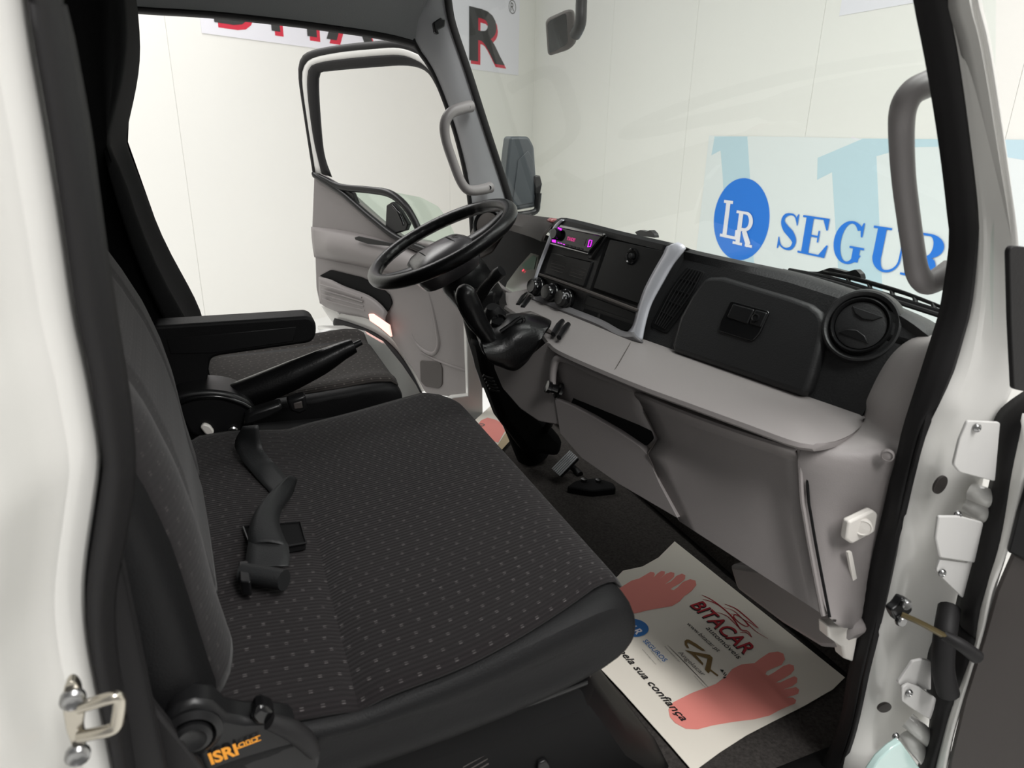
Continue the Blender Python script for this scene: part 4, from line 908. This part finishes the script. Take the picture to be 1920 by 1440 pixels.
rows = [resamp(cat(PL([(896, 632), (910, 618), (938, 606), (952, 596), (975, 592), (1004, 594), (1032, 606)], y=1.27), 4), 18),
        resamp(cat(PL([(897, 640), (915, 632), (940, 622), (955, 606), (978, 600), (1006, 604), (1033, 610)], y=1.21), 4), 18),
        resamp(cat(PL([(900, 650), (920, 648), (944, 640), (962, 626), (984, 618), (1008, 618), (1029, 617)], y=1.185), 4), 18),
        resamp(cat(PL([(905, 662), (926, 664), (948, 658), (966, 646), (986, 640), (1004, 640), (1016, 632)], y=1.175), 4), 18),
        resamp(cat(PL([(914, 672), (934, 676), (950, 676), (966, 668), (982, 664), (994, 660), (1002, 650)], y=1.18), 4), 18),
        resamp(cat(PL([(930, 680), (942, 684), (954, 690), (964, 692), (974, 686), (984, 676), (992, 664)], y=1.19), 4), 18)]
loft('gaiter', rows, M['leather'], gv, sol=.006, off=1, sub=1)
tube('gaiter_fold', PL([(938, 622), (958, 608), (975, 596), (982, 600), (972, 616), (952, 636)], y=1.20), .004, M['gloss'], gv, n=8)
tube('gaiter_seam', PL([(908, 652), (925, 656), (945, 650)], y=1.178), .0016, M['gloss'], gv, n=6)
slab('gaiter_plate', PL([(978, 590), (1000, 586), (1032, 600), (1036, 610), (1000, 604)], y=1.26), .02, M['greyd'], gv, bev=.004)
slab('lever_shaft_boot', PL([(893, 640), (925, 660), (950, 690), (1000, 760), (1060, 830), (1050, 860), (985, 850), (940, 790), (905, 700)], y=1.60), .08, M['dark'], gv, bev=.02)
for k in range(5):
    tube('boot_fold', PL([(906 + 3 * k, 704 + 6 * k), (914 + 3 * k, 708 + 6 * k), (924 + 3 * k, 710 + 6 * k)], y=1.595), .004, M['rubber'], gv, n=8)

# ------------------------------------------------------------------ open driver door
H = V((.78, 2.15, 0)); DD = V((-.47, .883, 0)).normalized(); DN = V((DD.y * -1, DD.x, 0)).normalized()
if DN.dot(CAM - H) < 0: DN = -DN
def onD(px, py, lift=0.0): return P(px, py, pl=(H + DN * lift, DN))
def DL(pts, lift=0.0): return [onD(a, b, lift) for a, b in pts]
def tstrip(name, A, B, mt, par, bulge, bd, n=30, m_=9, sol=.004):
    A = resamp(cat(A, 5), n); B = resamp(cat(B, 5), n); rows = []
    for t in range(m_):
        rows.append([a.lerp(b, t / (m_ - 1)) + bd * bulge * math.sin(math.pi * t / (m_ - 1)) ** .7 * min(1, (i / (n - 1)) * 4 + .06) for i, (a, b) in enumerate(zip(A, B))])
    return loft(name, rows, mt, par, sol=sol, off=0)
dd = thing('driver_door', 'open driver door with grey trim, black window frame and map pocket', 'door', onD(720, 650))
pan = slab('door_panel', fillet(DL([(588, 326), (640, 358), (700, 412), (742, 444), (800, 455), (860, 470), (880, 500), (881, 700), (876, 742), (840, 744), (797, 738), (772, 692), (750, 660), (732, 630), (690, 597), (640, 587), (612, 577), (598, 567), (592, 540), (590, 480), (584, 430)]), .012), .05, M['grey'], dd, bev=.008, seg=3)
tstrip('armrest_ledge', DL([(584, 425), (640, 432), (690, 442), (745, 458), (800, 480)], .0), DL([(590, 482), (640, 492), (690, 502), (745, 515), (800, 525)], .0), M['grey'], dd, .045, DN, n=30, m_=9, sol=.004)
slab('window_switches', DL([(664, 445), (672, 443), (735, 456), (733, 462), (690, 458), (666, 450)], .047), .006, M['satin'], dd, bev=.002)
tstrip('map_pocket', DL([(598, 519), (620, 524), (647, 537), (690, 553), (714, 570), (727, 586)], .012), DL([(600, 568), (615, 577), (645, 588), (690, 597), (715, 615), (734, 632)], .004), M['grey'], dd, .022, DN, n=24, sol=.004)
slab('pocket_opening', fillet(DL([(599, 517), (620, 506), (677, 520), (710, 535), (730, 553), (735, 568), (727, 585), (710, 566), (685, 551), (647, 536)], .006), .008), .004, M['dark'], dd)
for k in range(4):
    tube('pocket_rib', DL([(601 + k, 534 + 9 * k), (640 + k, 545 + 9 * k), (678 + 2 * k, 558 + 8 * k)], .036 - .002 * k), .003, M['grey'], dd, n=8)
slab('speaker_grille', fillet(DL([(787, 676), (824, 679), (829, 690), (829, 722), (822, 729), (797, 725), (788, 715)], .004), .01), .006, M['greyd'], dd, bev=.002)
tube('panel_swage', DL([(802, 540), (812, 580), (820, 620), (823, 645), (815, 662), (800, 660), (782, 645), (772, 625)], -.002), [.003, .006, .008, .009, .009, .008, .006, .003], M['grey'], dd, n=10)
tube('panel_crease', DL([(790, 660), (830, 680), (878, 696)], .0), .004, M['grey'], dd, n=8)
O1 = [(589, 326), (572, 215), (562, 145), (565, 113), (584, 97), (640, 86), (700, 80), (752, 78), (800, 96), (822, 116), (842, 150), (868, 208), (890, 280), (910, 440)]
O2 = [(594, 324), (577, 215), (569, 150), (574, 123), (592, 109), (640, 99), (700, 93), (752, 91), (793, 106), (813, 124), (833, 154), (859, 209), (883, 282), (903, 440)]
O3 = [(605, 326), (590, 262), (580, 190), (578, 150), (583, 126), (602, 117), (640, 111), (700, 105), (753, 103), (786, 114), (806, 130), (824, 158), (850, 208), (875, 280), (896, 440)]
O4 = [(622, 332), (607, 285), (599, 205), (597, 150), (602, 135), (620, 132), (660, 128), (710, 124), (755, 121), (785, 124), (804, 134), (818, 154), (841, 205), (866, 277), (888, 440)]
strip('frame_outer_seal', DL(O1, .0), DL(O2, .004), M['rubber'], dd, .006, DN, n=60, sol=.01)
strip('window_frame', DL(O2, .004), DL(O3, .004), M['paint'], dd, .003, DN, n=60, sol=.012)
strip('glass_channel', DL(O3, .004), DL(O4, -.006), M['rubber'], dd, .004, DN, n=60, sol=.012)
tube('belt_trim_upper', DL([(588, 325), (612, 338), (640, 351), (690, 356), (730, 363), (757, 383), (775, 410), (788, 438)], .006), [.010, .012, .013, .013, .014, .014, .013, .012], M['satin'], dd, n=12)
tube('belt_trim_lower', DL([(590, 328), (640, 361), (665, 382), (700, 412), (745, 446), (800, 470)], .008), .012, M['satin'], dd, n=12)
slab('trim_filler', DL([(590, 324), (640, 350), (660, 362), (668, 382), (640, 364)], .008), .02, M['satin'], dd, bev=.003)
slab('latch_surround', DL([(724, 385), (735, 378), (750, 395), (765, 420), (760, 432), (735, 440), (722, 432)], .004), .02, M['black'], dd, bev=.004)
tube('inner_handle', DL([(736, 385), (748, 400), (757, 422)], .02), [.006, .008, .006], M['gloss'], dd)
slab('door_glass', fillet(DL([(640, 346), (657, 352), (720, 357), (787, 370), (820, 387), (837, 410), (853, 443), (866, 520), (640, 440)], -.03), .01), .004, M['doorglass'], dd)
slab('courtesy_lamp', fillet(DL([(691, 589), (698, 589), (729, 610), (733, 632), (712, 614), (693, 601)], .040), .003), .008, M['door_lamp'], dd, bev=.002)
slab('door_bottom', DL([(600, 572), (640, 586), (690, 596), (735, 634), (760, 672), (790, 736), (770, 720), (740, 670), (700, 640), (650, 618), (622, 604)], -.012), .03, M['paint'], dd, bev=.003)
strip('bottom_seal', DL([(629, 597), (660, 606), (700, 622), (735, 648), (765, 688), (792, 738)], -.004), DL([(629, 613), (660, 622), (690, 637), (722, 662), (752, 700), (780, 742)], -.004), M['rubber'], dd, .008, DN, n=30, sol=.01)
lathe('door_stop_screw', onD(636, 586, -.006), DN, [(.008, 0), (.008, .004), (.001, .006)], M['bolt'], dd, n=14)

# ------------------------------------------------------------------ grab handles
gh = thing('grab_handle', 'grey grab handle on the driver side pillar', 'handle', P(890, 350, y=2.04), 'grab handles')
tube('grip', [P(883, 199, y=2.015), P(866, 203, y=2.00), P(845, 212, y=1.985), P(834, 232, y=1.98), P(836, 262, y=1.98), P(850, 305, y=1.98), P(864, 340, y=1.98), P(878, 356, y=1.985), P(900, 356, y=2.0), P(920, 351, y=2.015)], [.017, .0165, .0155, .0145, .0135, .0135, .0135, .0145, .0155, .0165], M['handle'], gh, n=14)
for a, b in ((879, 201), (918, 352)):
    lathe('screw', P(a, b, y=1.998), (-.5, -.85, .1), [(.006, 0), (.006, .004), (.004, .003), (.001, .003)], M['dark'], gh, n=12)
gh2 = thing('grab_handle', 'large grey grab handle close to the camera on the passenger side pillar', 'handle', P(1740, 540, y=.62), 'grab handles')
tube('grip', [P(1772, 140, y=.60), P(1745, 155, y=.605), P(1712, 172, y=.61), P(1694, 202, y=.612), P(1690, 250, y=.615), P(1694, 330, y=.615), P(1704, 410, y=.615), P(1713, 470, y=.615), P(1720, 510, y=.612), P(1736, 531, y=.61), P(1758, 524, y=.605), P(1785, 505, y=.60)], [.0150, .0150, .0150, .0145, .0138, .0132, .0132, .0132, .0138, .0145, .015, .015], M['handle'], gh2, n=16)

# ------------------------------------------------------------------ outside: mirrors and wipers
om = thing('side_mirror', 'dark grey back of the driver side mirror beyond the windshield', 'mirror', P(975, 400, y=2.45))
slab('mirror_housing', fillet(PL([(957, 256), (992, 256), (1002, 275), (1006, 335), (1008, 388), (968, 395), (950, 395), (948, 335), (953, 285)], y=2.45), .012), .07, M['mirrorback'], om, bev=.015, seg=3)
slab('mirror_clamp', PL([(1003, 330), (1013, 329), (1017, 345), (1013, 365), (1004, 366)], y=2.44), .03, M['satin'], om, bev=.004)
tube('mirror_stay', PL([(1010, 362), (1008, 380), (1004, 396), (980, 402), (955, 404)], y=2.44), .012, M['satin'], om)
slab('mirror_ridge', PL([(972, 300), (990, 282), (1000, 300), (1000, 380), (960, 388)], y=2.446), .004, M['mirrorback'], om, bev=.003)
fm = thing('front_mirror', 'small rectangular mirror on an arm seen through the top of the windshield', 'mirror', P(1060, 105, x=1.3))
FMN = V((-1.0, -1.72, -.3)).normalized(); FMP = (P(1050, 62, x=1.3), FMN)
slab('mirror_housing', fillet(PL([(1022, 36), (1064, 17), (1076, 19), (1081, 78), (1068, 93), (1027, 106)], pl=FMP), .02), .06, M['greyd'], fm, bev=.012, seg=3)
slab('mirror_glass', fillet(PL([(1026, 41), (1062, 23), (1065, 82), (1030, 101)], pl=(FMP[0] + FMN * .002, FMN)), .015), .003, M['mirror'], fm)
tube('mirror_arm', PL([(1092, -30), (1090, 10), (1088, 45), (1078, 66)], x=1.33), .022, M['satin'], fm, n=12)
wp = thing('wiper', 'black wiper blade resting along the passenger side of the windshield', 'wiper', P(1600, 550, x=1.06), 'windshield wipers')
tube('blade_rubber', PL([(1468, 508), (1560, 529), (1660, 559), (1770, 594)], x=1.07), .0045, M['rubber'], wp, n=8)
tube('blade_rail', PL([(1480, 506), (1560, 522), (1660, 552), (1770, 586)], x=1.075), .004, M['satin'], wp, n=8)
tube('blade_frame', PL([(1545, 511), (1600, 522), (1650, 536), (1700, 551), (1768, 577)], x=1.08), [.005, .006, .006, .005, .004], M['satin'], wp, n=8, flat=.6)
for a, b in ((1590, 526), (1630, 537), (1672, 549), (1715, 562), (1750, 574)):
    tube('blade_link', [P(a, b - 5, x=1.08), P(a + 3, b + 9, x=1.075)], .004, M['satin'], wp, n=6, sm=0)
slab('wiper_arm', fillet(PL([(1498, 509), (1532, 510), (1556, 502), (1587, 510), (1604, 505), (1613, 514), (1615, 524), (1600, 521), (1570, 514), (1542, 517)], x=1.085), .003), .012, M['satin'], wp, bev=.002)
wp2 = slab('wiper', fillet(PL([(1190, 435), (1200, 431), (1212, 434), (1219, 431), (1226, 438), (1228, 446), (1195, 442)], x=1.12), .004), .015, M['satin'], bev=.003)
tag(wp2, 'tip of a wiper arm peeking over the dash above the storage lid', 'wiper', 'windshield wipers')

# ------------------------------------------------------------------ near door frame hardware
st = thing('door_striker', 'worn steel door striker loop on the white rear pillar', 'striker', P(140, 1430, y=.46))
slab('striker_plate', fillet(PL([(119, 1290), (128, 1278), (140, 1278), (150, 1292), (152, 1312), (160, 1332), (154, 1368), (160, 1400), (156, 1428), (146, 1434), (136, 1404), (124, 1372), (117, 1330)], y=.452), .004), .008, M['steel'], st, bev=.002)
tube('striker_loop', [P(148, 1326, y=.450), P(175, 1318, y=.445), P(205, 1309, y=.44), P(220, 1307, y=.44), P(225, 1318, y=.44), P(222, 1345, y=.44), P(217, 1362, y=.44), P(202, 1370, y=.44), P(175, 1376, y=.445), P(150, 1381, y=.45)], .0043, M['steel'], st, n=12, sm=4)
for a, b in ((137, 1308), (146, 1412)):
    lathe('striker_bolt', P(a, b, y=.452), (0.1, -1, .1), [(.008, 0), (.008, .004), (.006, .006), (.003, .004), (.001, .004)], M['bolt'], st, n=14)
def hinge(name, label, plate, screws, bars, grp):
    h = None
    for pl_, lift in plate_list(plate):
        o = slab('hinge_plate' if h else name, fillet(PL(pl_, y=lift), .004), .004, M['white_paint2'], h or cab, bev=.0015)
        if h is None: h = o; h['label'] = label
    for a, b, y_ in screws: lathe('hinge_screw', P(a, b, y=y_), (-.2, -1, .2), [(.0055, 0), (.005, .002), (.003, .0035), (.0022, .0025), (.001, .0025)], M['bolt'], h, n=14)
    for pts, r in bars: tube('hinge_arm', PV(pts, 'y'), r, M['paint'], h, n=14)
    return h
def plate_list(p): return [(q[:-1], q[-1]) for q in p]
M['white_paint2'] = mat('hinge_paint', (198, 197, 195), 0.4)
hinge('door_hinge', 'upper white door hinge with a screwed cover plate on the near front pillar',
      [[(1816, 789), (1876, 792), (1866, 903), (1800, 886), (1789, 872), (1800, 826), .478]],
      [(1831, 802, .476)],
      [([(1822, 922, .508), (1850, 933, .492), (1898, 955, .482)], .0125), ([(1816, 946, .508), (1842, 960, .492), (1890, 987, .482)], .0125)], 'door hinges')
hinge('door_hinge', 'middle white door hinge with two stacked plates on the near front pillar',
      [[(1761, 968), (1800, 968), (1845, 980), (1828, 1056), (1763, 1046), (1755, 1010), .476],
       [(1763, 1050), (1815, 1056), (1818, 1044), (1826, 1046), (1806, 1122), (1768, 1085), (1756, 1070), .479]],
      [(1766, 1074, .477), (1795, 965, .480)], [], 'door hinges')
hinge('door_hinge', 'lowest white door hinge with rounded arms near the sill',
      [[(1692, 1290), (1704, 1282), (1728, 1290), (1756, 1310), (1752, 1330), (1745, 1350), (1712, 1330), (1692, 1315), .474],
       [(1712, 1240), (1732, 1236), (1746, 1240), (1746, 1294), (1690, 1288), (1684, 1280), .480]],
      [(1704, 1299, .472), (1679, 1380, .478)],
      [([(1702, 1350, .506), (1725, 1370, .490), (1758, 1400, .480)], .0125), ([(1698, 1376, .506), (1715, 1398, .490), (1742, 1430, .480)], .0120)], 'door hinges')
ck = thing('door_check', 'brass coloured door check strap bolted to the near front pillar', 'door check', P(1690, 1165, y=.5))
slab('check_bracket', fillet(PL([(1672, 1145), (1684, 1136), (1694, 1121), (1708, 1126), (1712, 1145), (1700, 1158), (1696, 1168), (1682, 1166), (1676, 1156)], y=.492), .004), .012, M['satin'], ck, bev=.003)
tube('check_arm', [P(1690, 1152, y=.482), P(1730, 1170, y=.462), P(1780, 1198, y=.44), P(1826, 1226, y=.42)], [.006, .006, .0065, .006], mat('brass_arm', (110, 98, 70), .35, metal=.8), ck, n=8, flat=.6)
tube('arm_boot', [P(1768, 1190, y=.446), P(1800, 1208, y=.43), P(1832, 1232, y=.418)], [.0062, .008, .009], M['rubber'], ck, n=10)
for a, b in ((1695, 1131), (1686, 1162)):
    lathe('check_bolt', P(a, b, y=.490), (-.1, -1, .1), [(.0075, 0), (.0075, .005), (.006, .007), (.001, .007)], M['bolt'], ck, n=8)
for (a, b, rx, ry, lab) in ((1765, 910, 11, 17, 'grey oval rubber plug in the pillar between the two upper hinges'), (1660, 1328, 12, 9, 'small dark oval plug low on the near front pillar')):
    pg = slab('rubber_plug', [P(a + rx * math.cos(t) + .4 * ry * math.sin(t), b - ry * math.sin(t), y=.523) for t in [2 * math.pi * k / 20 for k in range(20)]], .004, M['greyd'], cab, bev=.001)
    pg['label'] = lab
# open passenger door at the right edge
pd = thing('passenger_door', 'open passenger door edge with black seal and dark trim at the right edge', 'door', P(1860, 1300, y=.42))
OD = V((.86, .43, 0)); ON = V((-.90, -.43, 0)).normalized()
def onO(px, py, l=0.0): return P(px, py, pl=(OD + ON * l, ON))
def OL(pts, l=0.0): return [onO(a, b, l) for a, b in pts]
slab('door_trim', OL([(1898, 1035), (1960, 1068), (1960, 1500), (1768, 1500), (1780, 1420), (1806, 1310), (1842, 1195), (1866, 1108)]), .04, M['greyd'], pd, bev=.004)
slab('upper_trim', OL([(1886, 1036), (1905, 960), (1925, 895), (1970, 860), (1970, 1072)], .004), .05, M['satin'], pd, bev=.004)
strip('inner_panel', OL([(1925, 775), (1905, 860), (1884, 1000), (1862, 1080), (1842, 1150), (1838, 1200), (1812, 1270), (1788, 1330), (1760, 1440), (1745, 1500)], -.02), OL([(1945, 850), (1925, 895), (1899, 1000), (1880, 1060), (1862, 1110), (1846, 1185), (1822, 1265), (1800, 1335), (1783, 1400), (1765, 1500)], -.008), M['paint'], pd, .004, ON, sol=.01)
strip('door_seal', OL([(1932, 735), (1875, 782), (1872, 865), (1860, 925), (1842, 985), (1826, 1050), (1804, 1120), (1796, 1160)], -.05), OL([(1945, 780), (1915, 850), (1900, 920), (1884, 1000), (1862, 1080), (1842, 1140), (1840, 1190), (1836, 1200)], -.016), M['rubber'], pd, .008, ON, n=50, sol=.012)
strip('lower_seal', OL([(1790, 1150), (1770, 1180), (1748, 1225), (1745, 1290), (1752, 1340), (1745, 1390), (1730, 1440), (1722, 1500)], -.06), OL([(1836, 1195), (1838, 1200), (1824, 1262), (1800, 1310), (1788, 1326), (1770, 1385), (1754, 1440), (1745, 1500)], -.016), M['rubber'], pd, .012, ON, n=40, sol=.012)
slab('mirror_base_strip', fillet(PL([(1893, 470), (1900, 461), (1925, 463), (1925, 735), (1902, 730), (1896, 600)], y=.470), .004), .006, M['rubber'], pd, bev=.002, d=(0, 1, 0))
tube('wiring_conduit', [P(1780, 1140, y=.49), P(1772, 1190, y=.47), P(1768, 1250, y=.46), P(1778, 1300, y=.45)], .014, M['rubber'], pd, n=12)

# ------------------------------------------------------------------ paper mats
def mapz(px, py, z): return P(px, py, z=z)
ZP = .006
pm = thing('paper_mat', 'printed paper floor mat with two red footprints on the near footwell', 'paper mat', P(1340, 1230, z=ZP), 'paper floor mats')
outl = [(1265, 1015), (1345, 1079), (1425, 1143), (1505, 1207), (1584, 1270), (1562, 1292), (1510, 1322), (1450, 1352), (1400, 1378), (1350, 1410), (1300, 1447), (1255, 1395), (1210, 1345), (1165, 1295), (1118, 1245), (1090, 1215), (1120, 1120), (1168, 1070), (1205, 1062), (1235, 1045)]
pv = [P(a, b, z=ZP) for a, b in outl]
def crl(i, v):
    k = 0; return v + V((0, 0, k)) - (v - CAM).normalized() * 0
sheet = slab('sheet', [crl(i, P(a, b, z=ZP)) for i, (a, b) in enumerate(outl)], .0012, M['paper'], pm, d=(0, 0, -1), smooth=False, tri=True)
def z3(x, y): return (1100 + x * .28125, 990 + y * .28125)
foot1 = [(580, 1160), (700, 1100), (860, 1040), (930, 990), (970, 940), (1030, 910), (1120, 900), (1160, 868), (1215, 832), (1275, 823), (1312, 838), (1322, 875), (1300, 912), (1235, 938), (1200, 955), (1192, 975), (1210, 984), (1250, 962), (1310, 920), (1350, 907), (1380, 916), (1384, 945), (1360, 975), (1300, 1010), (1260, 1030), (1290, 1030), (1340, 1006), (1385, 988), (1405, 1000), (1402, 1030), (1370, 1055), (1312, 1076), (1350, 1070), (1395, 1060), (1417, 1078), (1410, 1105), (1375, 1118), (1330, 1129), (1375, 1131), (1397, 1147), (1390, 1170), (1350, 1186), (1290, 1212), (1220, 1250), (1120, 1275), (980, 1292), (840, 1316), (740, 1342), (660, 1338), (590, 1300), (555, 1260), (545, 1210), (560, 1178)]
foot2 = [(300, 350), (350, 336), (395, 310), (425, 292), (450, 296), (455, 310), (446, 328), (475, 300), (500, 285), (522, 290), (520, 310), (488, 338), (530, 305), (560, 293), (585, 299), (583, 325), (555, 350), (523, 374), (560, 357), (600, 318), (635, 304), (658, 315), (655, 340), (620, 370), (575, 395), (560, 408), (580, 414), (610, 392), (640, 360), (690, 341), (725, 350), (731, 380), (700, 420), (650, 455), (620, 490), (570, 520), (480, 535), (400, 550), (330, 568), (250, 580), (200, 540), (220, 400)]
def prt(name, pts, mt, lift=.0006):
    q = [P(a, b, z=ZP + lift) for a, b in pts]; return mk(name, q, [list(range(len(q)))], mt, sheet, smooth=False, tri=True)
prt('footprint', [z3(*q) for q in foot1], M['foot'])
prt('footprint', [z3(*q) for q in foot2], M['foot'])
def ptext(name, s, p0, p1, ptop, mt, bold=0.0, lift=.0012, shear=0.0, ital=False):
    """baseline p0->p1 in pixels on the sheet, ptop = pixel of the capital height above p0"""
    o = P(*p0, z=ZP + lift); e = P(*p1, z=ZP + lift); t = P(*ptop, z=ZP + lift)
    r = (e - o); L = r.length; r.normalize(); u = V((-r.y, r.x, 0))
    h = abs((t - o).dot(u))
    if (t - o).dot(u) < 0: u = -u
    cu = bpy.data.curves.new(name, 'FONT'); cu.body = s; cu.offset = bold; cu.shear = shear; cu.resolution_u = 3
    ob = bpy.data.objects.new('t', cu); COL.objects.link(ob); me = bpy.data.meshes.new_from_object(ob)
    xs = [v.co.x for v in me.vertices]; x0 = min(xs); w = max(xs) - x0
    vs = [o + r * ((v.co.x - x0) / w * L) + u * (v.co.y / .72 * h) for v in me.vertices]; fs = [list(p.vertices) for p in me.polygons]
    bpy.data.objects.remove(ob); bpy.data.curves.remove(cu); bpy.data.meshes.remove(me)
    return mk(name, vs, fs, mt, sheet, smooth=False)
def y3(x, y): return (1160 + x * .14583, 1040 + y * .14583)
def y4(x, y): return (1140 + x * .14583, 1160 + y * .14583)
ptext('lettering', 'BITACAR', y3(912, 660), y3(1610, 1290), y3(1045, 568), M['ink'], .02, .0012)
ptext('lettering', 'BITACAR', y3(918, 648), y3(1616, 1278), y3(1050, 558), M['inkred'], .008, .0016)
ptext('lettering', 'automóveis', y3(1115, 945), y3(1530, 1340), y3(1165, 905), M['ink'])
ptext('lettering', 'www.bitacar.pt', y3(868, 890), y3(1270, 1250), y3(905, 855), M['ink'])
ptext('lettering', 'Angelacar', y4(895, 435), y4(1215, 735), y4(935, 402), M['inkgrey'], 0, .0012)
ptext('lettering', 'pela sua confiança', y4(120, 400), y4(955, 1320), y4(185, 350), M['ink'], .012, .0018, .3)
ptext('lettering', 'SEGUROS', y4(445, 285), y4(715, 555), y4(490, 250), M['inkblue'], .004)
ptext('lettering', 'www.angelacar.pt', y4(722, 355), y4(915, 555), y4(735, 345), M['inkgrey'])
ptext('lettering', 'mediação de seguros', y4(545, 410), y4(680, 565), y4(555, 403), M['inkgrey'])
ptext('lettering', 'www.lrseguros.pt', y4(437, 393), y4(615, 590), y4(447, 386), M['inkgrey'])
ptext('lettering', 'oficina multimarca', y4(1105, 735), y4(1250, 890), y4(1114, 727), M['inkgrey'])
def pline(pts, w, mt, lift=.0012):
    c = cat([P(a, b, z=ZP + lift) for a, b in pts], 6); L, R2 = [], []
    for i, p in enumerate(c):
        t = (c[min(i + 1, len(c) - 1)] - c[max(i - 1, 0)]).normalized(); n = V((-t.y, t.x, 0)); k = w * (math.sin(math.pi * (i + .6) / (len(c) + .2)) * .7 + .3)
        L.append(p + n * k / 2); R2.append(p - n * k / 2)
    loft('print_line', [L, R2], mt, sheet, smooth=False)
for pts, w in (([(1070, 520), (1180, 570), (1320, 670), (1470, 810), (1560, 960)], .003), ([(1080, 570), (1180, 600), (1290, 650), (1420, 760), (1500, 860), (1570, 960), (1660, 985), (1712, 1060)], .0035), ([(1365, 635), (1500, 690), (1640, 800), (1800, 945)], .003), ([(1350, 680), (1480, 720), (1600, 830), (1700, 880), (1780, 940)], .002),
               ([(1250, 735), (1380, 780), (1480, 870), (1570, 965)], .002), ([(1440, 760), (1540, 780), (1660, 900), (1640, 920), (1560, 880), (1480, 800), (1510, 770), (1600, 830), (1760, 980), (1920, 1080)], .0025), ([(1560, 1000), (1640, 1000), (1710, 1060)], .002)):
    pline([y3(*q) for q in pts], w, M['inkred'])
prt('logo_shape', [y4(*q) for q in [(985, 285), (1010, 268), (1045, 270), (1140, 325), (1255, 412), (1215, 415), (1090, 340), (1025, 300), (1018, 330), (1045, 378), (1015, 375), (985, 330)]], M['inkgold'], .0013)
prt('logo_shape', [y4(*q) for q in [(985, 402), (1310, 465), (1345, 500), (1320, 650), (1420, 725), (1410, 742), (1315, 670), (1295, 705), (1245, 655), (1280, 510), (1130, 465), (1225, 572), (1220, 600), (1070, 455)]], M['inkgold'], .0013)
for q in ([(1438, 650), (1490, 660), (1470, 695)], [(1480, 720), (1505, 685), (1512, 690), (1490, 725)], [(1495, 735), (1520, 708), (1526, 716), (1502, 742)], [(1480, 745), (1525, 755), (1490, 772)]):
    prt('logo_shape', [y4(*v) for v in q], M['ink'], .0014)
pline([y4(768, 342), y4(1000, 575), y4(1290, 880)], .0012, M['ink'])
cq = P(1187, 1177, z=ZP + .001)
disc = prt('logo_disc', [(1188 + 28 * math.cos(t) - 3 * math.sin(t), 1177 + 16.5 * math.sin(t) + 4 * math.cos(t)) for t in [2 * math.pi * k / 32 for k in range(32)]], M['inkblue'], .0012)
ptext('lettering', 'LR', y4(262, 118), y4(372, 206), y4(330, 60), M['signwhite'], .03, .0022, .2)
pm2 = thing('paper_mat', 'corner of another footprint paper mat on the driver footwell floor', 'paper mat', P(920, 810, z=ZP), 'paper floor mats')
ZP2 = .006
sh2 = slab('sheet', PL([(870, 800), (889, 789), (924, 757), (940, 790), (950, 808), (934, 833), (915, 850)], z=ZP2 + .004), .001, M['paper'], pm2, d=(0, 0, -1), smooth=False)
slab('sheet_fold', PL([(949, 806), (959, 823), (941, 843), (932, 834)], z=ZP2 + .003), .001, M['card'], pm2, d=(0, 0, -1), smooth=False)
q = PL([(893, 800), (902, 788), (914, 783), (930, 787), (940, 793), (947, 808), (934, 830), (920, 825)], z=ZP2 + .0048)
mk('footprint', q, [list(range(len(q)))], M['foot'], sh2, smooth=False, tri=True)
o_ = P(899, 804, z=ZP2 + .0054); e_ = P(912, 795, z=ZP2 + .0054); r_ = (e_ - o_).normalized()
text('lettering', 'ao', o_, r_, V((0, 0, 1)).cross(r_), (e_ - o_).length * 1.0, M['inkgrey'], sh2, th=.0004)

# ------------------------------------------------------------------ pedals
ac = thing('accelerator_pedal', 'ribbed black accelerator pedal low in the driver footwell', 'pedal', P(1060, 880, z=.0))
PPt = (P(1058, 868, z=.055), V((-.6, -.2, .75)).normalized())
slab('pedal_pad', fillet([P(a, b, pl=PPt) for a, b in [(1034, 878), (1050, 893), (1084, 858), (1068, 844)]], .006), .012, M['rubber'], ac, bev=.003)
for k in range(6):
    t = (k + .5) / 6
    tube('pedal_rib', [P(1034 + 16 * t, 878 + 15 * t, pl=(PPt[0] + PPt[1] * .002, PPt[1])), P(1068 + 16 * t, 844 + 14 * t, pl=(PPt[0] + PPt[1] * .002, PPt[1]))], .0026, M['pillar'], ac, n=6, sm=0)
tube('pedal_arm', [P(1065, 870, z=.03), P(1078, 880, z=.01), P(1088, 890, z=.005)], .01, M['rubber'], ac)
br = thing('brake_pedal', 'black brake pedal pad in the dark driver footwell', 'pedal', P(1010, 820, z=.0))
PB_ = (P(1012, 812, z=.14), V((-.8, -.2, .5)).normalized())
slab('pedal_pad', fillet([P(a, b, pl=PB_) for a, b in [(997, 812), (1008, 826), (1036, 810), (1027, 799)]], .008), .015, M['satin'], br, bev=.004)
tube('pedal_arm', [P(1015, 815, z=.13), P(1030, 795, z=.22), P(1035, 770, z=.34)], .010, M['satin'], br)
pk = thing('pedal_bracket', 'black floor bracket with bolts beside the accelerator pedal', 'bracket', P(1110, 910, z=0))
slab('bracket_plate', fillet([P(a, b, z=.02) for a, b in [(1062, 912), (1080, 900), (1120, 895), (1150, 905), (1156, 915), (1110, 920)]], .01), .03, M['dark'], pk, bev=.008, d=(0, 0, -1))
for a, b in ((1095, 901), (1122, 902)):
    lathe('bracket_bolt', P(a, b, z=.022), (0, 0, 1), [(.009, 0), (.009, .006), (.001, .008)], M['bolt'], pk, n=10)
